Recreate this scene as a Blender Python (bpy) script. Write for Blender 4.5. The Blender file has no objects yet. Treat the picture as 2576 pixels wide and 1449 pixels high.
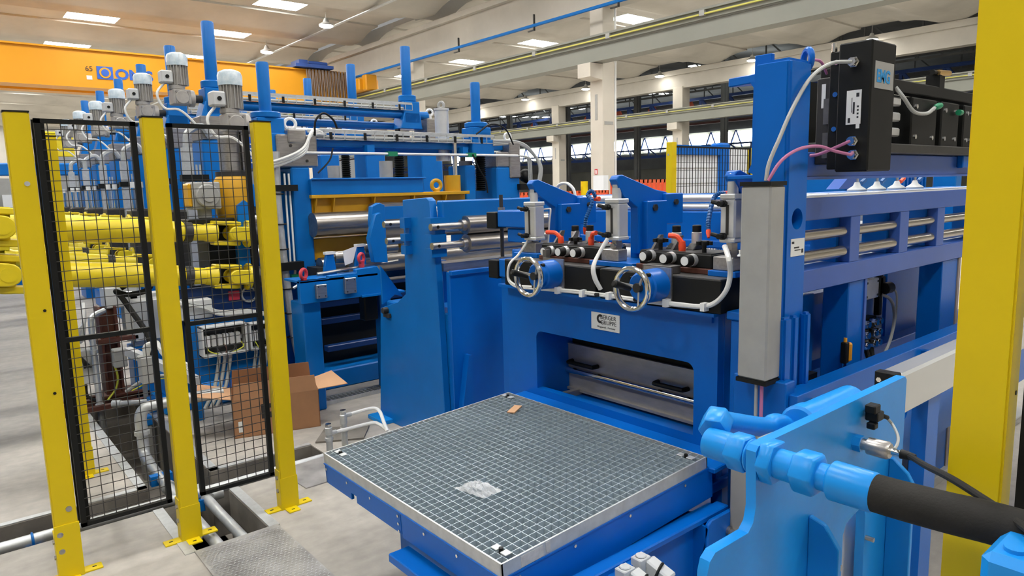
import bpy, bmesh, math, random
from mathutils import Vector, Matrix
random.seed(7)
SC = bpy.context.scene
COL = SC.collection
PI = math.pi

# ------------------------------------------------------------------ camera
# camera solved from the photograph's vanishing points; world X = direction the conveyor
# runs away to the right, world Y = direction the mill line runs away to the left, Z up
H = 1.62
FPX = 1754.21
RM = Matrix(((0.7675524485, -0.1096246344, 0.6315423013),
             (-0.6405101207, -0.0932085623, 0.7622722277),
             (-0.0246986643, -0.9895931505, -0.1417581481)))
cam_d = bpy.data.cameras.new('camera')
cam_d.sensor_width = 36.0
cam_d.lens = 36.0 * FPX / 2576.0
cam_d.clip_end = 300
cam_d.clip_start = 0.05
cam = bpy.data.objects.new('camera', cam_d)
COL.objects.link(cam)
right, down, fwd = RM.col[0], RM.col[1], RM.col[2]
m = Matrix.Identity(4)
for i in range(3):
    m[i][0] = right[i]; m[i][1] = -down[i]; m[i][2] = -fwd[i]
m[2][3] = H
cam.matrix_world = m
SC.camera = cam

# ------------------------------------------------------------------ light
SC.view_settings.view_transform = 'Standard'
SC.view_settings.look = 'None'
SC.view_settings.gamma = 1.0
SC.view_settings.use_curve_mapping = False
SC.view_settings.exposure = -0.32
SKYLIGHT = 48.0
LAMP = 60.0
w = bpy.data.worlds.new('world'); SC.world = w
w.use_nodes = True
w.node_tree.nodes['Background'].inputs[0].default_value = (1.0, 0.985, 0.96, 1)
w.node_tree.nodes['Background'].inputs[1].default_value = 0.38

# ------------------------------------------------------------------ helpers
def A(px, py, X=None, Y=None, Z=None):
    """pixel of the 2576x1449 photograph -> world point on the plane X=, Y= or Z="""
    d = RM @ Vector((px - 1288.0, py - 724.5, FPX))
    if X is not None: t = X / d.x
    elif Y is not None: t = Y / d.y
    else: t = (Z - H) / d.z
    return Vector((d.x * t, d.y * t, d.z * t + H))

MATS = {}
def mat(name, col, rough=0.5, metal=0.0, var=0.0, scale=6.0, bump=0.0, bscale=60.0, col2=None, emit=0.0, alpha=1.0, trans=0.0, stretch=None, coat=0.0, spec=0.5):
    if name in MATS: return MATS[name]
    mt = bpy.data.materials.new(name); mt.use_nodes = True
    nt = mt.node_tree; b = nt.nodes['Principled BSDF']
    b.inputs['Base Color'].default_value = (*col, 1)
    b.inputs['Roughness'].default_value = rough
    b.inputs['Metallic'].default_value = metal
    b.inputs['Specular IOR Level'].default_value = spec
    if coat: b.inputs['Coat Weight'].default_value = coat; b.inputs['Coat Roughness'].default_value = 0.15
    if alpha < 1: b.inputs['Alpha'].default_value = alpha
    if trans: b.inputs['Transmission Weight'].default_value = trans
    if emit:
        b.inputs['Emission Color'].default_value = (*col, 1)
        b.inputs['Emission Strength'].default_value = emit
    if var or bump:
        tc = nt.nodes.new('ShaderNodeTexCoord')
        mp = nt.nodes.new('ShaderNodeMapping')
        if stretch: mp.inputs['Scale'].default_value = stretch
        nt.links.new(tc.outputs['Object'], mp.inputs['Vector'])
    if var:
        n = nt.nodes.new('ShaderNodeTexNoise')
        n.inputs['Scale'].default_value = scale; n.inputs['Detail'].default_value = 5; n.inputs['Roughness'].default_value = 0.6
        nt.links.new(mp.outputs[0], n.inputs['Vector'])
        r = nt.nodes.new('ShaderNodeValToRGB')
        c2 = col2 or tuple(c * (1 - var) for c in col)
        r.color_ramp.elements[0].position = 0.35; r.color_ramp.elements[1].position = 0.68
        r.color_ramp.elements[0].color = (*c2, 1); r.color_ramp.elements[1].color = (*col, 1)
        nt.links.new(n.outputs['Fac'], r.inputs[0])
        nt.links.new(r.outputs[0], b.inputs['Base Color'])
    if bump:
        n2 = nt.nodes.new('ShaderNodeTexNoise'); n2.inputs['Scale'].default_value = bscale; n2.inputs['Detail'].default_value = 3
        nt.links.new(mp.outputs[0], n2.inputs['Vector'])
        bp = nt.nodes.new('ShaderNodeBump'); bp.inputs['Strength'].default_value = bump; bp.inputs['Distance'].default_value = 0.01
        nt.links.new(n2.outputs['Fac'], bp.inputs['Height']); nt.links.new(bp.outputs[0], b.inputs['Normal'])
    MATS[name] = mt
    return mt

BLUE = mat('blue_paint', (0.0, 0.125, 0.52), 0.33, spec=0.28, var=0.10, scale=3, bump=0.02, bscale=90)
MBLUE = mat('mill_blue_paint', (0.002, 0.155, 0.52), 0.36, spec=0.30, var=0.14, scale=3, bump=0.02, bscale=70)
LBLUE = mat('light_blue_paint', (0.010, 0.27, 0.76), 0.32, spec=0.3, var=0.08, scale=5, bump=0.03, bscale=50)
VBLUE = mat('violet_blue_paint', (0.040, 0.115, 0.44), 0.30, spec=0.4, var=0.12, scale=4)
YEL = mat('yellow_paint', (0.74, 0.55, 0.004), 0.42, spec=0.3, var=0.05, scale=4, bump=0.02, bscale=120)
CYEL = mat('cardan_yellow_paint', (0.74, 0.58, 0.012), 0.40, var=0.10, scale=7)
OYEL = mat('ochre_yellow_paint', (0.66, 0.35, 0.010), 0.42, var=0.14, scale=5)
CRANE = mat('crane_orange_paint', (0.66, 0.29, 0.010), 0.45, spec=0.35, var=0.08, scale=0.6)
BLACK = mat('black_paint', (0.008, 0.0085, 0.008), 0.5, var=0.15, spec=0.25)
PALEY = mat('pale_yellow_strip', (0.55, 0.52, 0.10), 0.5)
DARK = mat('dark_oxide_steel', (0.045, 0.043, 0.040), 0.5, metal=0.3, var=0.3, scale=14)
BRUSHED = mat('brushed_dark_steel', (0.16, 0.155, 0.15), 0.42, metal=0.5, var=0.25, scale=20)
RUB = mat('black_rubber', (0.022, 0.021, 0.019), 0.75, spec=0.25, var=0.3, scale=16, bump=0.1, bscale=200)
STEEL = mat('machined_steel', (0.46, 0.44, 0.42), 0.33, metal=0.85, var=0.25, scale=9, stretch=(1, 8, 8))
ROLL = mat('roll_steel', (0.40, 0.37, 0.34), 0.30, metal=0.9, var=0.35, scale=5, stretch=(0.6, 4, 4))
GALV = mat('galvanised_steel', (0.60, 0.62, 0.62), 0.42, metal=0.55, var=0.16, scale=25)
GRATE = mat('grating_zinc', (0.47, 0.55, 0.59), 0.40, metal=0.30, var=0.12, scale=30)
SHEET = mat('sheet_steel', (0.50, 0.48, 0.45), 0.34, metal=0.55, var=0.22, scale=8, stretch=(1, 1, 3))
ALU = mat('bare_aluminium', (0.72, 0.73, 0.73), 0.35, metal=0.55, var=0.1, scale=12)
RSTEEL = mat('ground_roller_steel', (0.50, 0.46, 0.40), 0.22, metal=0.95, var=0.1, scale=6)
CHROME = mat('chrome', (0.80, 0.79, 0.76), 0.16, metal=1.0)
GREY = mat('grey_machine_paint', (0.36, 0.36, 0.34), 0.45, var=0.12, scale=8)
LGREY = mat('light_grey_plastic', (0.56, 0.57, 0.56), 0.45, var=0.06)
CAST = mat('cast_grey_housing', (0.42, 0.40, 0.37), 0.45, metal=0.25, var=0.2, scale=12)
WHITE = mat('white_plastic', (0.80, 0.81, 0.80), 0.4, var=0.04)
WRAP = mat('wrapped_white_cap', (0.70, 0.76, 0.78), 0.18, var=0.25, scale=18, col2=(0.45, 0.56, 0.62), bump=0.3, bscale=30)
CABLE = mat('grey_cable', (0.38, 0.39, 0.375), 0.5)
WCABLE = mat('white_cable', (0.72, 0.72, 0.69), 0.45)
PINK = mat('violet_cable', (0.50, 0.17, 0.33), 0.5)
YGREEN = mat('earth_cable', (0.50, 0.52, 0.04), 0.5)
RED = mat('red_paint', (0.55, 0.04, 0.06), 0.35)
ORANGE = mat('orange_plastic', (0.85, 0.075, 0.02), 0.35)
ORNG2 = mat('orange_crate_plastic', (0.80, 0.14, 0.05), 0.5, var=0.2, scale=4)
GREEN = mat('green_plastic', (0.01, 0.22, 0.10), 0.4)
HOSEB = mat('blue_segment_hose', (0.01, 0.10, 0.30), 0.4)
CARD = mat('cardboard', (0.40, 0.20, 0.095), 0.8, var=0.12, scale=5)
CARDI = mat('cardboard_inner', (0.62, 0.36, 0.20), 0.8, var=0.08, scale=5)
RUST = mat('red_oxide_primer', (0.12, 0.035, 0.020), 0.6, var=0.35, scale=9)
BRASS = mat('brass', (0.62, 0.42, 0.18), 0.3, metal=0.9)
PRINT = mat('printed_black', (0.015, 0.015, 0.018), 0.5)
LABEL = mat('white_label', (0.74, 0.75, 0.73), 0.4)
LOGOB = mat('print_blue', (0.015, 0.09, 0.42), 0.5)
EMGB = mat('print_sky_blue', (0.02, 0.27, 0.62), 0.5)
REDP = mat('print_red', (0.62, 0.02, 0.03), 0.5)
CONC = mat('precast_concrete', (0.56, 0.53, 0.465), 0.85, var=0.22, scale=0.35, bump=0.05, bscale=8)
CONCL = mat('pale_column_concrete', (0.62, 0.58, 0.50), 0.85, var=0.10, scale=0.8)
RAILG = mat('grey_green_girder_paint', (0.25, 0.255, 0.22), 0.6, var=0.12, scale=0.5)
PANEL = mat('white_sheet', (0.72, 0.75, 0.78), 0.4)
SKYM = mat('skylight_daylight', (1.0, 0.99, 0.97), 0.5, emit=SKYLIGHT)
LAMPM = mat('lamp_glow', (1.0, 0.97, 0.90), 0.5, emit=LAMP)
FARW = mat('far_window_daylight', (0.95, 1.0, 1.0), 0.5, emit=12.0)
DKHALL = mat('old_hall_dark', (0.15, 0.155, 0.15), 0.8, var=0.4, scale=0.3)
DKBLUE = mat('old_crane_blue', (0.025, 0.075, 0.30), 0.6, var=0.3, scale=1)
OLDW = mat('old_hall_wall', (0.24, 0.24, 0.20), 0.85, var=0.3, scale=0.2)
FILM = mat('clear_film', (0.95, 0.96, 0.98), 0.08, alpha=0.35, bump=0.5, bscale=40)
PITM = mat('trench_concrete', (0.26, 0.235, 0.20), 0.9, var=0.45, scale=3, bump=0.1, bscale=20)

def floor_mat():
    mt = bpy.data.materials.new('floor_concrete'); mt.use_nodes = True
    nt = mt.node_tree; b = nt.nodes['Principled BSDF']; b.inputs['Roughness'].default_value = 0.62
    tc = nt.nodes.new('ShaderNodeTexCoord')
    geo = nt.nodes.new('ShaderNodeNewGeometry')
    n = nt.nodes.new('ShaderNodeTexNoise'); n.inputs['Scale'].default_value = 0.9; n.inputs['Detail'].default_value = 8; n.inputs['Roughness'].default_value = 0.65
    mp = nt.nodes.new('ShaderNodeMapping'); mp.inputs['Scale'].default_value = (0.35, 1.6, 1)
    nt.links.new(geo.outputs['Position'], mp.inputs[0]); nt.links.new(mp.outputs[0], n.inputs['Vector'])
    r = nt.nodes.new('ShaderNodeValToRGB')
    r.color_ramp.elements[0].position = 0.30; r.color_ramp.elements[0].color = (0.27, 0.253, 0.225, 1)
    r.color_ramp.elements[1].position = 0.62; r.color_ramp.elements[1].color = (0.46, 0.425, 0.37, 1)
    nt.links.new(n.outputs['Fac'], r.inputs[0])
    n2 = nt.nodes.new('ShaderNodeTexNoise'); n2.inputs['Scale'].default_value = 14; n2.inputs['Detail'].default_value = 6
    nt.links.new(geo.outputs['Position'], n2.inputs['Vector'])
    mx = nt.nodes.new('ShaderNodeMixRGB'); mx.blend_type = 'OVERLAY'; mx.inputs[0].default_value = 0.25
    nt.links.new(r.outputs[0], mx.inputs[1]); nt.links.new(n2.outputs['Fac'], mx.inputs[2])
    nt.links.new(mx.outputs[0], b.inputs['Base Color'])
    bp = nt.nodes.new('ShaderNodeBump'); bp.inputs['Strength'].default_value = 0.08; bp.inputs['Distance'].default_value = 0.01
    nt.links.new(n2.outputs['Fac'], bp.inputs['Height']); nt.links.new(bp.outputs[0], b.inputs['Normal'])
    return mt
FLOORM = floor_mat()

def chequer_mat():
    mt = bpy.data.materials.new('chequer_plate_steel'); mt.use_nodes = True
    nt = mt.node_tree; b = nt.nodes['Principled BSDF']
    b.inputs['Base Color'].default_value = (0.46, 0.45, 0.43, 1); b.inputs['Metallic'].default_value = 0.35; b.inputs['Roughness'].default_value = 0.42
    tc = nt.nodes.new('ShaderNodeTexCoord')
    n = nt.nodes.new('ShaderNodeTexNoise'); n.inputs['Scale'].default_value = 5; n.inputs['Detail'].default_value = 4
    nt.links.new(tc.outputs['Object'], n.inputs[0])
    r = nt.nodes.new('ShaderNodeValToRGB'); r.color_ramp.elements[0].color = (0.26, 0.25, 0.24, 1); r.color_ramp.elements[1].color = (0.50, 0.49, 0.47, 1)
    r.color_ramp.elements[0].position = 0.35; r.color_ramp.elements[1].position = 0.65
    nt.links.new(n.outputs['Fac'], r.inputs[0]); nt.links.new(r.outputs[0], b.inputs['Base Color'])
    return mt
CHEQ = chequer_mat()

# ---- geometry: every function returns (verts, faces) in world coordinates
def box(x0, x1, y0, y1, z0, z1):
    v = [(x0,y0,z0),(x1,y0,z0),(x1,y1,z0),(x0,y1,z0),(x0,y0,z1),(x1,y0,z1),(x1,y1,z1),(x0,y1,z1)]
    return v, [(0,3,2,1),(4,5,6,7),(0,1,5,4),(1,2,6,5),(2,3,7,6),(3,0,4,7)]
def cbox(c, sx, sy, sz):
    return box(c[0]-sx/2, c[0]+sx/2, c[1]-sy/2, c[1]+sy/2, c[2]-sz/2, c[2]+sz/2)
def frame_of(d):
    d = Vector(d).normalized()
    u = d.cross(Vector((0,0,1)))
    if u.length < 1e-3: u = Vector((1,0,0))
    u.normalize(); return d, u, d.cross(u).normalized()
def lathe(p0, d, prof, n=20, caps=True):
    """prof = [(distance along d, radius), ...]"""
    p0 = Vector(p0); d, u, w_ = frame_of(d)
    V, F = [], []
    for t, r in prof:
        for k in range(n):
            a = 2*PI*k/n
            V.append(tuple(p0 + d*t + u*(r*math.cos(a)) + w_*(r*math.sin(a))))
    for i in range(len(prof)-1):
        for k in range(n):
            k2 = (k+1) % n
            F.append((i*n+k, (i+1)*n+k, (i+1)*n+k2, i*n+k2))
    if caps:
        F.append(tuple(range(n))); F.append(tuple(reversed(range((len(prof)-1)*n, len(prof)*n))))
    return V, F
def cyl(p0, p1, r, n=16, r1=None):
    p0, p1 = Vector(p0), Vector(p1)
    return lathe(p0, p1-p0, [(0, r), ((p1-p0).length, r if r1 is None else r1)], n)
def spline(pts, res=6):
    P_ = [Vector(p) for p in pts]
    if len(P_) < 3: return P_
    out = []
    Q = [P_[0]*2-P_[1]] + P_ + [P_[-1]*2-P_[-2]]
    for i in range(1, len(Q)-2):
        a, b, c, d = Q[i-1], Q[i], Q[i+1], Q[i+2]
        for k in range(res):
            t = k/res
            out.append(0.5*((2*b)+(c-a)*t+(2*a-5*b+4*c-d)*t*t+(3*b-a-3*c+d)*t**3))
    out.append(P_[-1]); return out
def tube(pts, r, n=8, res=6, closed=False):
    pts = spline(pts, res) if res else [Vector(p) for p in pts]
    V, F = [], []
    u = None
    N = len(pts)
    for i, p in enumerate(pts):
        if closed: d = pts[(i+1) % N]-pts[i-1]
        else: d = pts[min(i+1, N-1)]-pts[max(i-1, 0)]
        d.normalize()
        if u is None: _, u, _ = frame_of(d)
        u = (u - d*u.dot(d)).normalized(); w_ = d.cross(u)
        for k in range(n):
            a = 2*PI*k/n; V.append(tuple(p+u*(r*math.cos(a))+w_*(r*math.sin(a))))
    for i in range(N if closed else N-1):
        j = (i+1) % N
        for k in range(n):
            k2 = (k+1) % n; F.append((i*n+k, i*n+k2, j*n+k2, j*n+k))
    if not closed:
        F.append(tuple(reversed(range(n)))); F.append(tuple(range((N-1)*n, N*n)))
    return V, F
def torus(c, axis, R_, r, n=28, k=8):
    d, u, w_ = frame_of(axis); c = Vector(c)
    return tube([c+u*(R_*math.cos(2*PI*i/n))+w_*(R_*math.sin(2*PI*i/n)) for i in range(n)], r, k, 0, True)
def prism(poly, d):
    """polygon (3D points) extruded by the vector d"""
    P_ = [Vector(p) for p in poly]; d = Vector(d); n = len(P_)
    nrm = Vector((0,0,0))
    for i in range(n): nrm += P_[i].cross(P_[(i+1) % n])
    if nrm.dot(d) > 0: P_.reverse()
    V = [tuple(p) for p in P_]+[tuple(p+d) for p in P_]
    F = [tuple(range(n)), tuple(reversed(range(n, 2*n)))]
    for i in range(n):
        j = (i+1) % n; F.append((i, i+n, j+n, j))
    return V, F
def yz(poly, x0, x1): return prism([(x0, y, z) for y, z in poly], (x1-x0, 0, 0))
def xz(poly, y0, y1): return prism([(x, y0, z) for x, z in poly], (0, y1-y0, 0))
def xy(poly, z0, z1): return prism([(x, y, z0) for x, y in poly], (0, 0, z1-z0))
def beam(p0, p1, w_, h):
    """rectangular bar between two points, w_ horizontal, h vertical-ish"""
    p0, p1 = Vector(p0), Vector(p1); d, u, v = frame_of(p1-p0)
    return prism([p0+u*(a*w_/2)+v*(b*h/2) for a, b in ((-1,-1),(1,-1),(1,1),(-1,1))], p1-p0)
def hexa(p0, p1, r): 
    return cyl(p0, p1, r, 6)
def ball(c, r, n=12, k=7):
    return lathe(Vector(c)-Vector((0,0,r)), (0,0,1), [(r-r*math.cos(PI*(i+0.02)/(k+0.04)), max(r*math.sin(PI*(i+0.02)/(k+0.04)), 1e-4)) for i in range(k+1)], n)
def J(*gs):
    V, F = [], []
    for g in gs:
        if isinstance(g, list): g = J(*g)
        o = len(V); V += g[0]; F += [tuple(i+o for i in f) for f in g[1]]
    return V, F
def XF(g, M): return [tuple(M @ Vector(v)) for v in g[0]], g[1]
def MV(g, d): return [(v[0]+d[0], v[1]+d[1], v[2]+d[2]) for v in g[0]], g[1]
def rot(c, axis, deg):
    c = Vector(c); return Matrix.Translation(c) @ Matrix.Rotation(math.radians(deg), 4, axis) @ Matrix.Translation(-c)

W = {}
def props(o, label, cat, group, kind):
    if label: o['label'] = label
    if cat: o['category'] = cat
    if group: o['group'] = group
    if kind: o['kind'] = kind
def T(name, label, cat, loc, group=None, kind=None):
    o = bpy.data.objects.new(name, None); COL.objects.link(o)
    o.empty_display_size = 0.1
    o.location = Vector(loc); W[o.name] = Vector(loc)
    props(o, label, cat, group, kind); return o
def P(par, name, g, m_, b=0.0, label=None, cat=None, group=None, kind=None, seg=1, ang=35):
    if isinstance(g, list): g = J(*g)
    V, F = g
    lo = [min(v[i] for v in V) for i in range(3)]; hi = [max(v[i] for v in V) for i in range(3)]
    c = Vector(((lo[0]+hi[0])/2, (lo[1]+hi[1])/2, lo[2]))
    me = bpy.data.meshes.new(name)
    me.from_pydata([tuple(Vector(v)-c) for v in V], [], F)
    if b:
        bm = bmesh.new(); bm.from_mesh(me)
        es = [e for e in bm.edges if len(e.link_faces) == 2 and e.calc_face_angle(0) > 0.5]
        bmesh.ops.bevel(bm, geom=es, offset=b, segments=seg, affect='EDGES', clamp_overlap=True)
        bm.to_mesh(me); bm.free()
    me.polygons.foreach_set('use_smooth', [True]*len(me.polygons))
    me.set_sharp_from_angle(angle=math.radians(ang))
    me.materials.append(m_)
    o = bpy.data.objects.new(name, me); COL.objects.link(o)
    if par is not None:
        o.parent = par; o.location = c - W[par.name]
    else: o.location = c
    W[o.name] = c
    props(o, label, cat, group, kind); return o
def CUT(o, g):
    """cut the shape g (world coordinates) out of the mesh object o"""
    wl = W[o.name]
    me = bpy.data.meshes.new('cutter'); me.from_pydata([tuple(Vector(v)-wl) for v in g[0]], [], g[1])
    bm = bmesh.new(); bm.from_mesh(me); bmesh.ops.recalc_face_normals(bm, faces=bm.faces); bm.to_mesh(me); bm.free()
    c = bpy.data.objects.new('cutter', me); COL.objects.link(c)
    base = bpy.data.objects.new('cut_base', o.data); COL.objects.link(base)
    md = base.modifiers.new('cut', 'BOOLEAN'); md.operation = 'DIFFERENCE'; md.solver = 'EXACT'; md.object = c
    new = bpy.data.meshes.new_from_object(base.evaluated_get(bpy.context.evaluated_depsgraph_get()))
    if len(new.polygons) > 6:
        new.polygons.foreach_set('use_smooth', [True]*len(new.polygons)); new.set_sharp_from_angle(angle=math.radians(35))
        o.data = new
    bpy.data.objects.remove(base); bpy.data.objects.remove(c); bpy.data.meshes.remove(me)
def PS(par, name, gs, m_, **k):
    """the same part several times over: one object for each piece"""
    for g in gs: P(par, name, g, m_, **k)
def DUP(root, d, label=None, group=None, par=None):
    o = root.copy(); COL.objects.link(o)
    if par is None: o.location = root.location + Vector(d)
    else: o.parent = par
    if label: o['label'] = label
    if group: o['group'] = group
    W[o.name] = W[root.name]+Vector(d)
    for ch in list(root.children): DUP(ch, d, None, None, o)
    return o
def TXT(par, name, s, size, o_, xd, yd, m_, depth=0.0004, align='LEFT', bold=0.0, sx=1.0):
    cu = bpy.data.curves.new(name, 'FONT'); cu.body = s; cu.size = size; cu.extrude = depth; cu.align_x = align; cu.offset = bold; cu.resolution_u = 3
    ob = bpy.data.objects.new(name, cu); COL.objects.link(ob)
    me = bpy.data.meshes.new_from_object(ob.evaluated_get(bpy.context.evaluated_depsgraph_get()))
    V = [v.co.copy() for v in me.vertices]; F = [tuple(p.vertices) for p in me.polygons]
    bpy.data.objects.remove(ob); bpy.data.curves.remove(cu); bpy.data.meshes.remove(me)
    xd = Vector(xd).normalized(); yd = Vector(yd).normalized(); n = xd.cross(yd); o_ = Vector(o_)
    return P(par, name, ([tuple(o_+xd*(v.x*sx)+yd*v.y+n*v.z) for v in V], F), m_)
def bolts(par, pts, d, r, m_=STEEL, h=0.01, name='bolt'):
    first = None
    for p in pts:
        p = Vector(p)
        if first is None: first = P(par, name, hexa(p, p+Vector(d).normalized()*h, r), m_); f0 = p
        else: DUP(first, p-f0, par=par).location = first.location+(p-f0)

# =================================================================== THE SETTING
# floor slabs around the two service trenches
TX0, TX1 = 0.78, 1.12      # trench that runs along Y
TY0, TY1 = 3.86, 4.20      # trench that runs along X
TYE = 6.15
fl = T('floor', None, None, (0, 0, 0), kind='structure')
for g in (box(-30, TX0, -20, TY0, -0.3, 0), box(-30, TX0, TY1, TYE, -0.3, 0), box(TX1, 70, -20, TY0, -0.3, 0),
          box(TX1, 1.75, TY1, TYE, -0.3, 0), box(1.75, 70, TY0, TYE, -0.3, 0), box(-30, 70, TYE, 90, -0.3, 0),
          box(TX0, TX1, -20, 3.0, -0.3, 0)):
    P(fl, 'slab', g, FLOORM)
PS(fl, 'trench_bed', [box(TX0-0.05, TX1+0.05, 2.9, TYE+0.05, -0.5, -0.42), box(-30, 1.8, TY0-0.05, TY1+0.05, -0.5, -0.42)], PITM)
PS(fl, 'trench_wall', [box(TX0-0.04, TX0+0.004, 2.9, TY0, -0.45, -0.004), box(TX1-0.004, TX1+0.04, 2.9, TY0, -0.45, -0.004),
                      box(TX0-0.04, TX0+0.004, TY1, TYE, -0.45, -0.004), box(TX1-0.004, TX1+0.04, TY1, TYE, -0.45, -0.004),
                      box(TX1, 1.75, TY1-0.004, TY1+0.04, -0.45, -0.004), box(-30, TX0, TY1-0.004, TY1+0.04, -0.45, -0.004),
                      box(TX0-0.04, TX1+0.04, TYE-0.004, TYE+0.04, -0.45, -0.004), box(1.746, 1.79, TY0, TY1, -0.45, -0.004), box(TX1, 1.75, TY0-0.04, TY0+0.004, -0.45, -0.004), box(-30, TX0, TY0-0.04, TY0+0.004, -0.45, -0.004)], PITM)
# steel edge angles along the trench lips
for g in (box(TX0-0.05, TX0, TY1, TYE, 0, 0.004), box(TX1, TX1+0.05, TY1, TYE, 0, 0.004), box(-6, TX0, TY1, TY1+0.04, 0, 0.004),
          box(TX1, 1.75, TY1, TY1+0.04, 0, 0.004), box(TX1, TX1+0.05, 3.26, TY0, 0, 0.004), box(TX0-0.05, TX0, 3.26, TY0, 0, 0.004)):
    P(fl, 'edge_angle', g, GALV)

# roof: precast wing beams that run along X, flat slabs with skylights between them
ce = T('ceiling', None, None, (7, 28, 9), kind='structure')
PITCH = 6.3
def wing(y, x0, x1):
    prof = [(-0.5, 8.62), (0.5, 8.62), (0.62, 8.66), (1.1, 8.84), (1.6, 8.96), (2.2, 9.0), (2.2, 9.3), (-2.2, 9.3), (-2.2, 9.0), (-1.6, 8.96), (-1.1, 8.84), (-0.62, 8.66)]
    return yz([(y+a, z) for a, z in prof], x0, x1)
SKX = [(-6.0, -4.2), (-0.4, 1.4), (5.2, 7.1), (10.8, 12.6)]
SKX2 = [(19.0, 20.8), (24.6, 26.4), (30.2, 32.0)]
wb = wb2 = sl = None
for i in range(-6, 9):
    yb = 31.3 + i*PITCH      # beam line; the skylight row sits at yb-3.15
    if wb is None:
        w0 = yb
        wb = P(ce, 'roof_beam', wing(yb, -14, 16.6), CONC)
        wb2 = P(ce, 'roof_beam', wing(yb, 17.4, 36.6), CONC)
    else:
        for s_ in (wb, wb2): DUP(s_, (0, 0, 0), par=ce).location = s_.location+Vector((0, yb-w0, 0))
    ys = yb+PITCH/2
    y0_, y1_ = yb+2.2, yb+PITCH-2.2
    gs = []
    for xs, (xa, xb) in ((SKX, (-14, 16.6)), (SKX2, (17.4, 36.6))):
        gs += [box(xa, xb, y0_, ys-0.6, 9.08, 9.3), box(xa, xb, ys+0.6, y1_, 9.08, 9.3)]
        e = [xa]+[v for s_ in xs for v in s_]+[xb]
        for k in range(0, len(e), 2): gs.append(box(e[k], e[k+1], ys-0.6, ys+0.6, 9.08, 9.3))
    if sl is None: sl = P(ce, 'roof_slab', gs, CONC); s0 = yb
    else: DUP(sl, (0, 0, 0), par=ce).location = sl.location+Vector((0, yb-s0, 0))
    for x0, x1 in SKX+SKX2:
        if i == -6 and x0 == SKX[0][0]:
            sk = P(ce, 'skylight', box(x0, x1, ys-0.6, ys+0.6, 9.085, 9.14), SKYM); k0 = Vector((x0, yb, 0)); kl = sk.location.copy()
        else:
            o = DUP(sk, (0, 0, 0), par=ce); o.location = kl+Vector((x0, yb, 0))-k0
            o.scale = ((x1-x0)/1.8, 1, 1); o.location.x += ((x1-x0)-1.8)/2

# main girders that carry the roof along Y
P(ce, 'roof_girder', [box(16.65, 17.35, -20, 85, 7.15, 8.15), box(16.45, 17.55, -20, 85, 8.15, 8.35)], CONC)
P(ce, 'roof_girder', [box(36.7, 37.3, -20, 85, 7.5, 8.3), box(36.5, 37.5, -20, 85, 8.3, 8.6)], CONC)
wb_end = P(None, 'wall_end', box(-16, 37, 88, 88.4, -0.3, 10), CONC, kind='structure')

P(None, 'wall_light_blocker', box(-16, 37, -10.4, -10, -0.3, 10), CONC, kind='structure')  # unseen wall added to block world light from the -Y side
# hall columns
def column(x, y, label, s=0.55):
    t = T('hall_column', label, 'column', (x, y, 0))
    P(t, 'shaft', box(x-s/2, x+s/2, y-s/2, y+s/2, 0, 7.6), CONCL, b=0.02)
    P(t, 'corbel', prism([(x-s/2, y-s/2, 4.92), (x-s/2-0.55, y-s/2, 4.98), (x-s/2-0.55, y-s/2, 5.40), (x-s/2, y-s/2, 5.40)], (0, s, 0)), CONCL)
    P(t, 'slot', box(x-s/2-0.01, x-s/2, y-0.05, y+0.05, 3.7, 4.5), GREY)
    P(t, 'bracket', box(x-0.2, x+0.2, y-s/2-0.012, y-s/2, 3.55, 3.65), GREY)
    return t
c1 = column(17.0, 15.75, 'pale concrete hall column with the red fire sign')
p = A(1500, 432, X=16.72)
P(c1, 'fire_sign', box(16.705, 16.72, p.y-0.06, p.y+0.06, p.z-0.085, p.z+0.085), REDP, label='small red fire extinguisher sign')
P(c1, 'pictogram', [box(16.700, 16.706, p.y-0.045, p.y-0.022, p.z-0.065, p.z+0.05), box(16.700, 16.706, p.y+0.005, p.y+0.04, p.z-0.065, p.z+0.06)], WHITE)
P(c1, 'conduit', cyl((17.32, 15.48, 0), (17.32, 15.48, 7.3), 0.035, 8), WHITE)
P(c1, 'cabinet', box(16.5, 16.72, 15.25, 15.7, 0.6, 1.95), PANEL)
column(17.0, 26.75, 'pale concrete hall column behind the blue screw posts of the mill', 0.55)
column(17.0, 37.75, 'pale concrete hall column near the end of the yellow crane bridge', 0.55)
column(17.0, 4.75, 'pale concrete hall column behind the black sensor beam', 0.55)
column(37.0, 38.7, 'slim far column beside the tall main column, old dark hall behind', 0.75)
column(37.0, 27.6, 'far column above the white panel booth and yellow post', 0.75)

# crane runways along Y
def runway(x, za, zb, label, cat='girder', strip=True):
    t = T('crane_runway', label, cat, (x, 20, za))
    h = zb-za
    P(t, 'girder', box(x-0.25, x+0.25, -9.5, 84, za, za+h*0.62), RAILG)
    PS(t, 'flange', [box(x-0.29, x+0.29, -9.5, 84, za+h*0.62, za+h*0.68)], RAILG)
    P(t, 'rail', box(x-0.05, x+0.05, -9.5, 84, za+h*0.68, za+h*0.68+0.12), RAILG)
    P(t, 'side_channel', [box(x-0.36, x-0.33, -9.5, 84, za+h*0.66, zb), box(x-0.44, x-0.33, -9.5, 84, zb-0.03, zb+0.03)], RAILG)
    if strip:
        P(t, 'conductor_strip', box(x-0.46, x-0.40, -9.5, 84, za+h*0.79, za+h*0.79+0.035), PALEY, label='thin yellow conductor rail')
        for k in range(12):
            q = P(t, 'strip_bracket', box(x-0.47, x-0.36, 8+k*3.3, 8.16+k*3.3, za+h*0.76, za+h*0.95), GREY)
    return t
runway(16.55, 5.42, 6.13, 'grey-green crane runway beam on the main row of columns with a yellow conductor rail')
runway(36.4, 5.42, 6.2, 'far grey-green crane runway beam on the slim columns')
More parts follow.
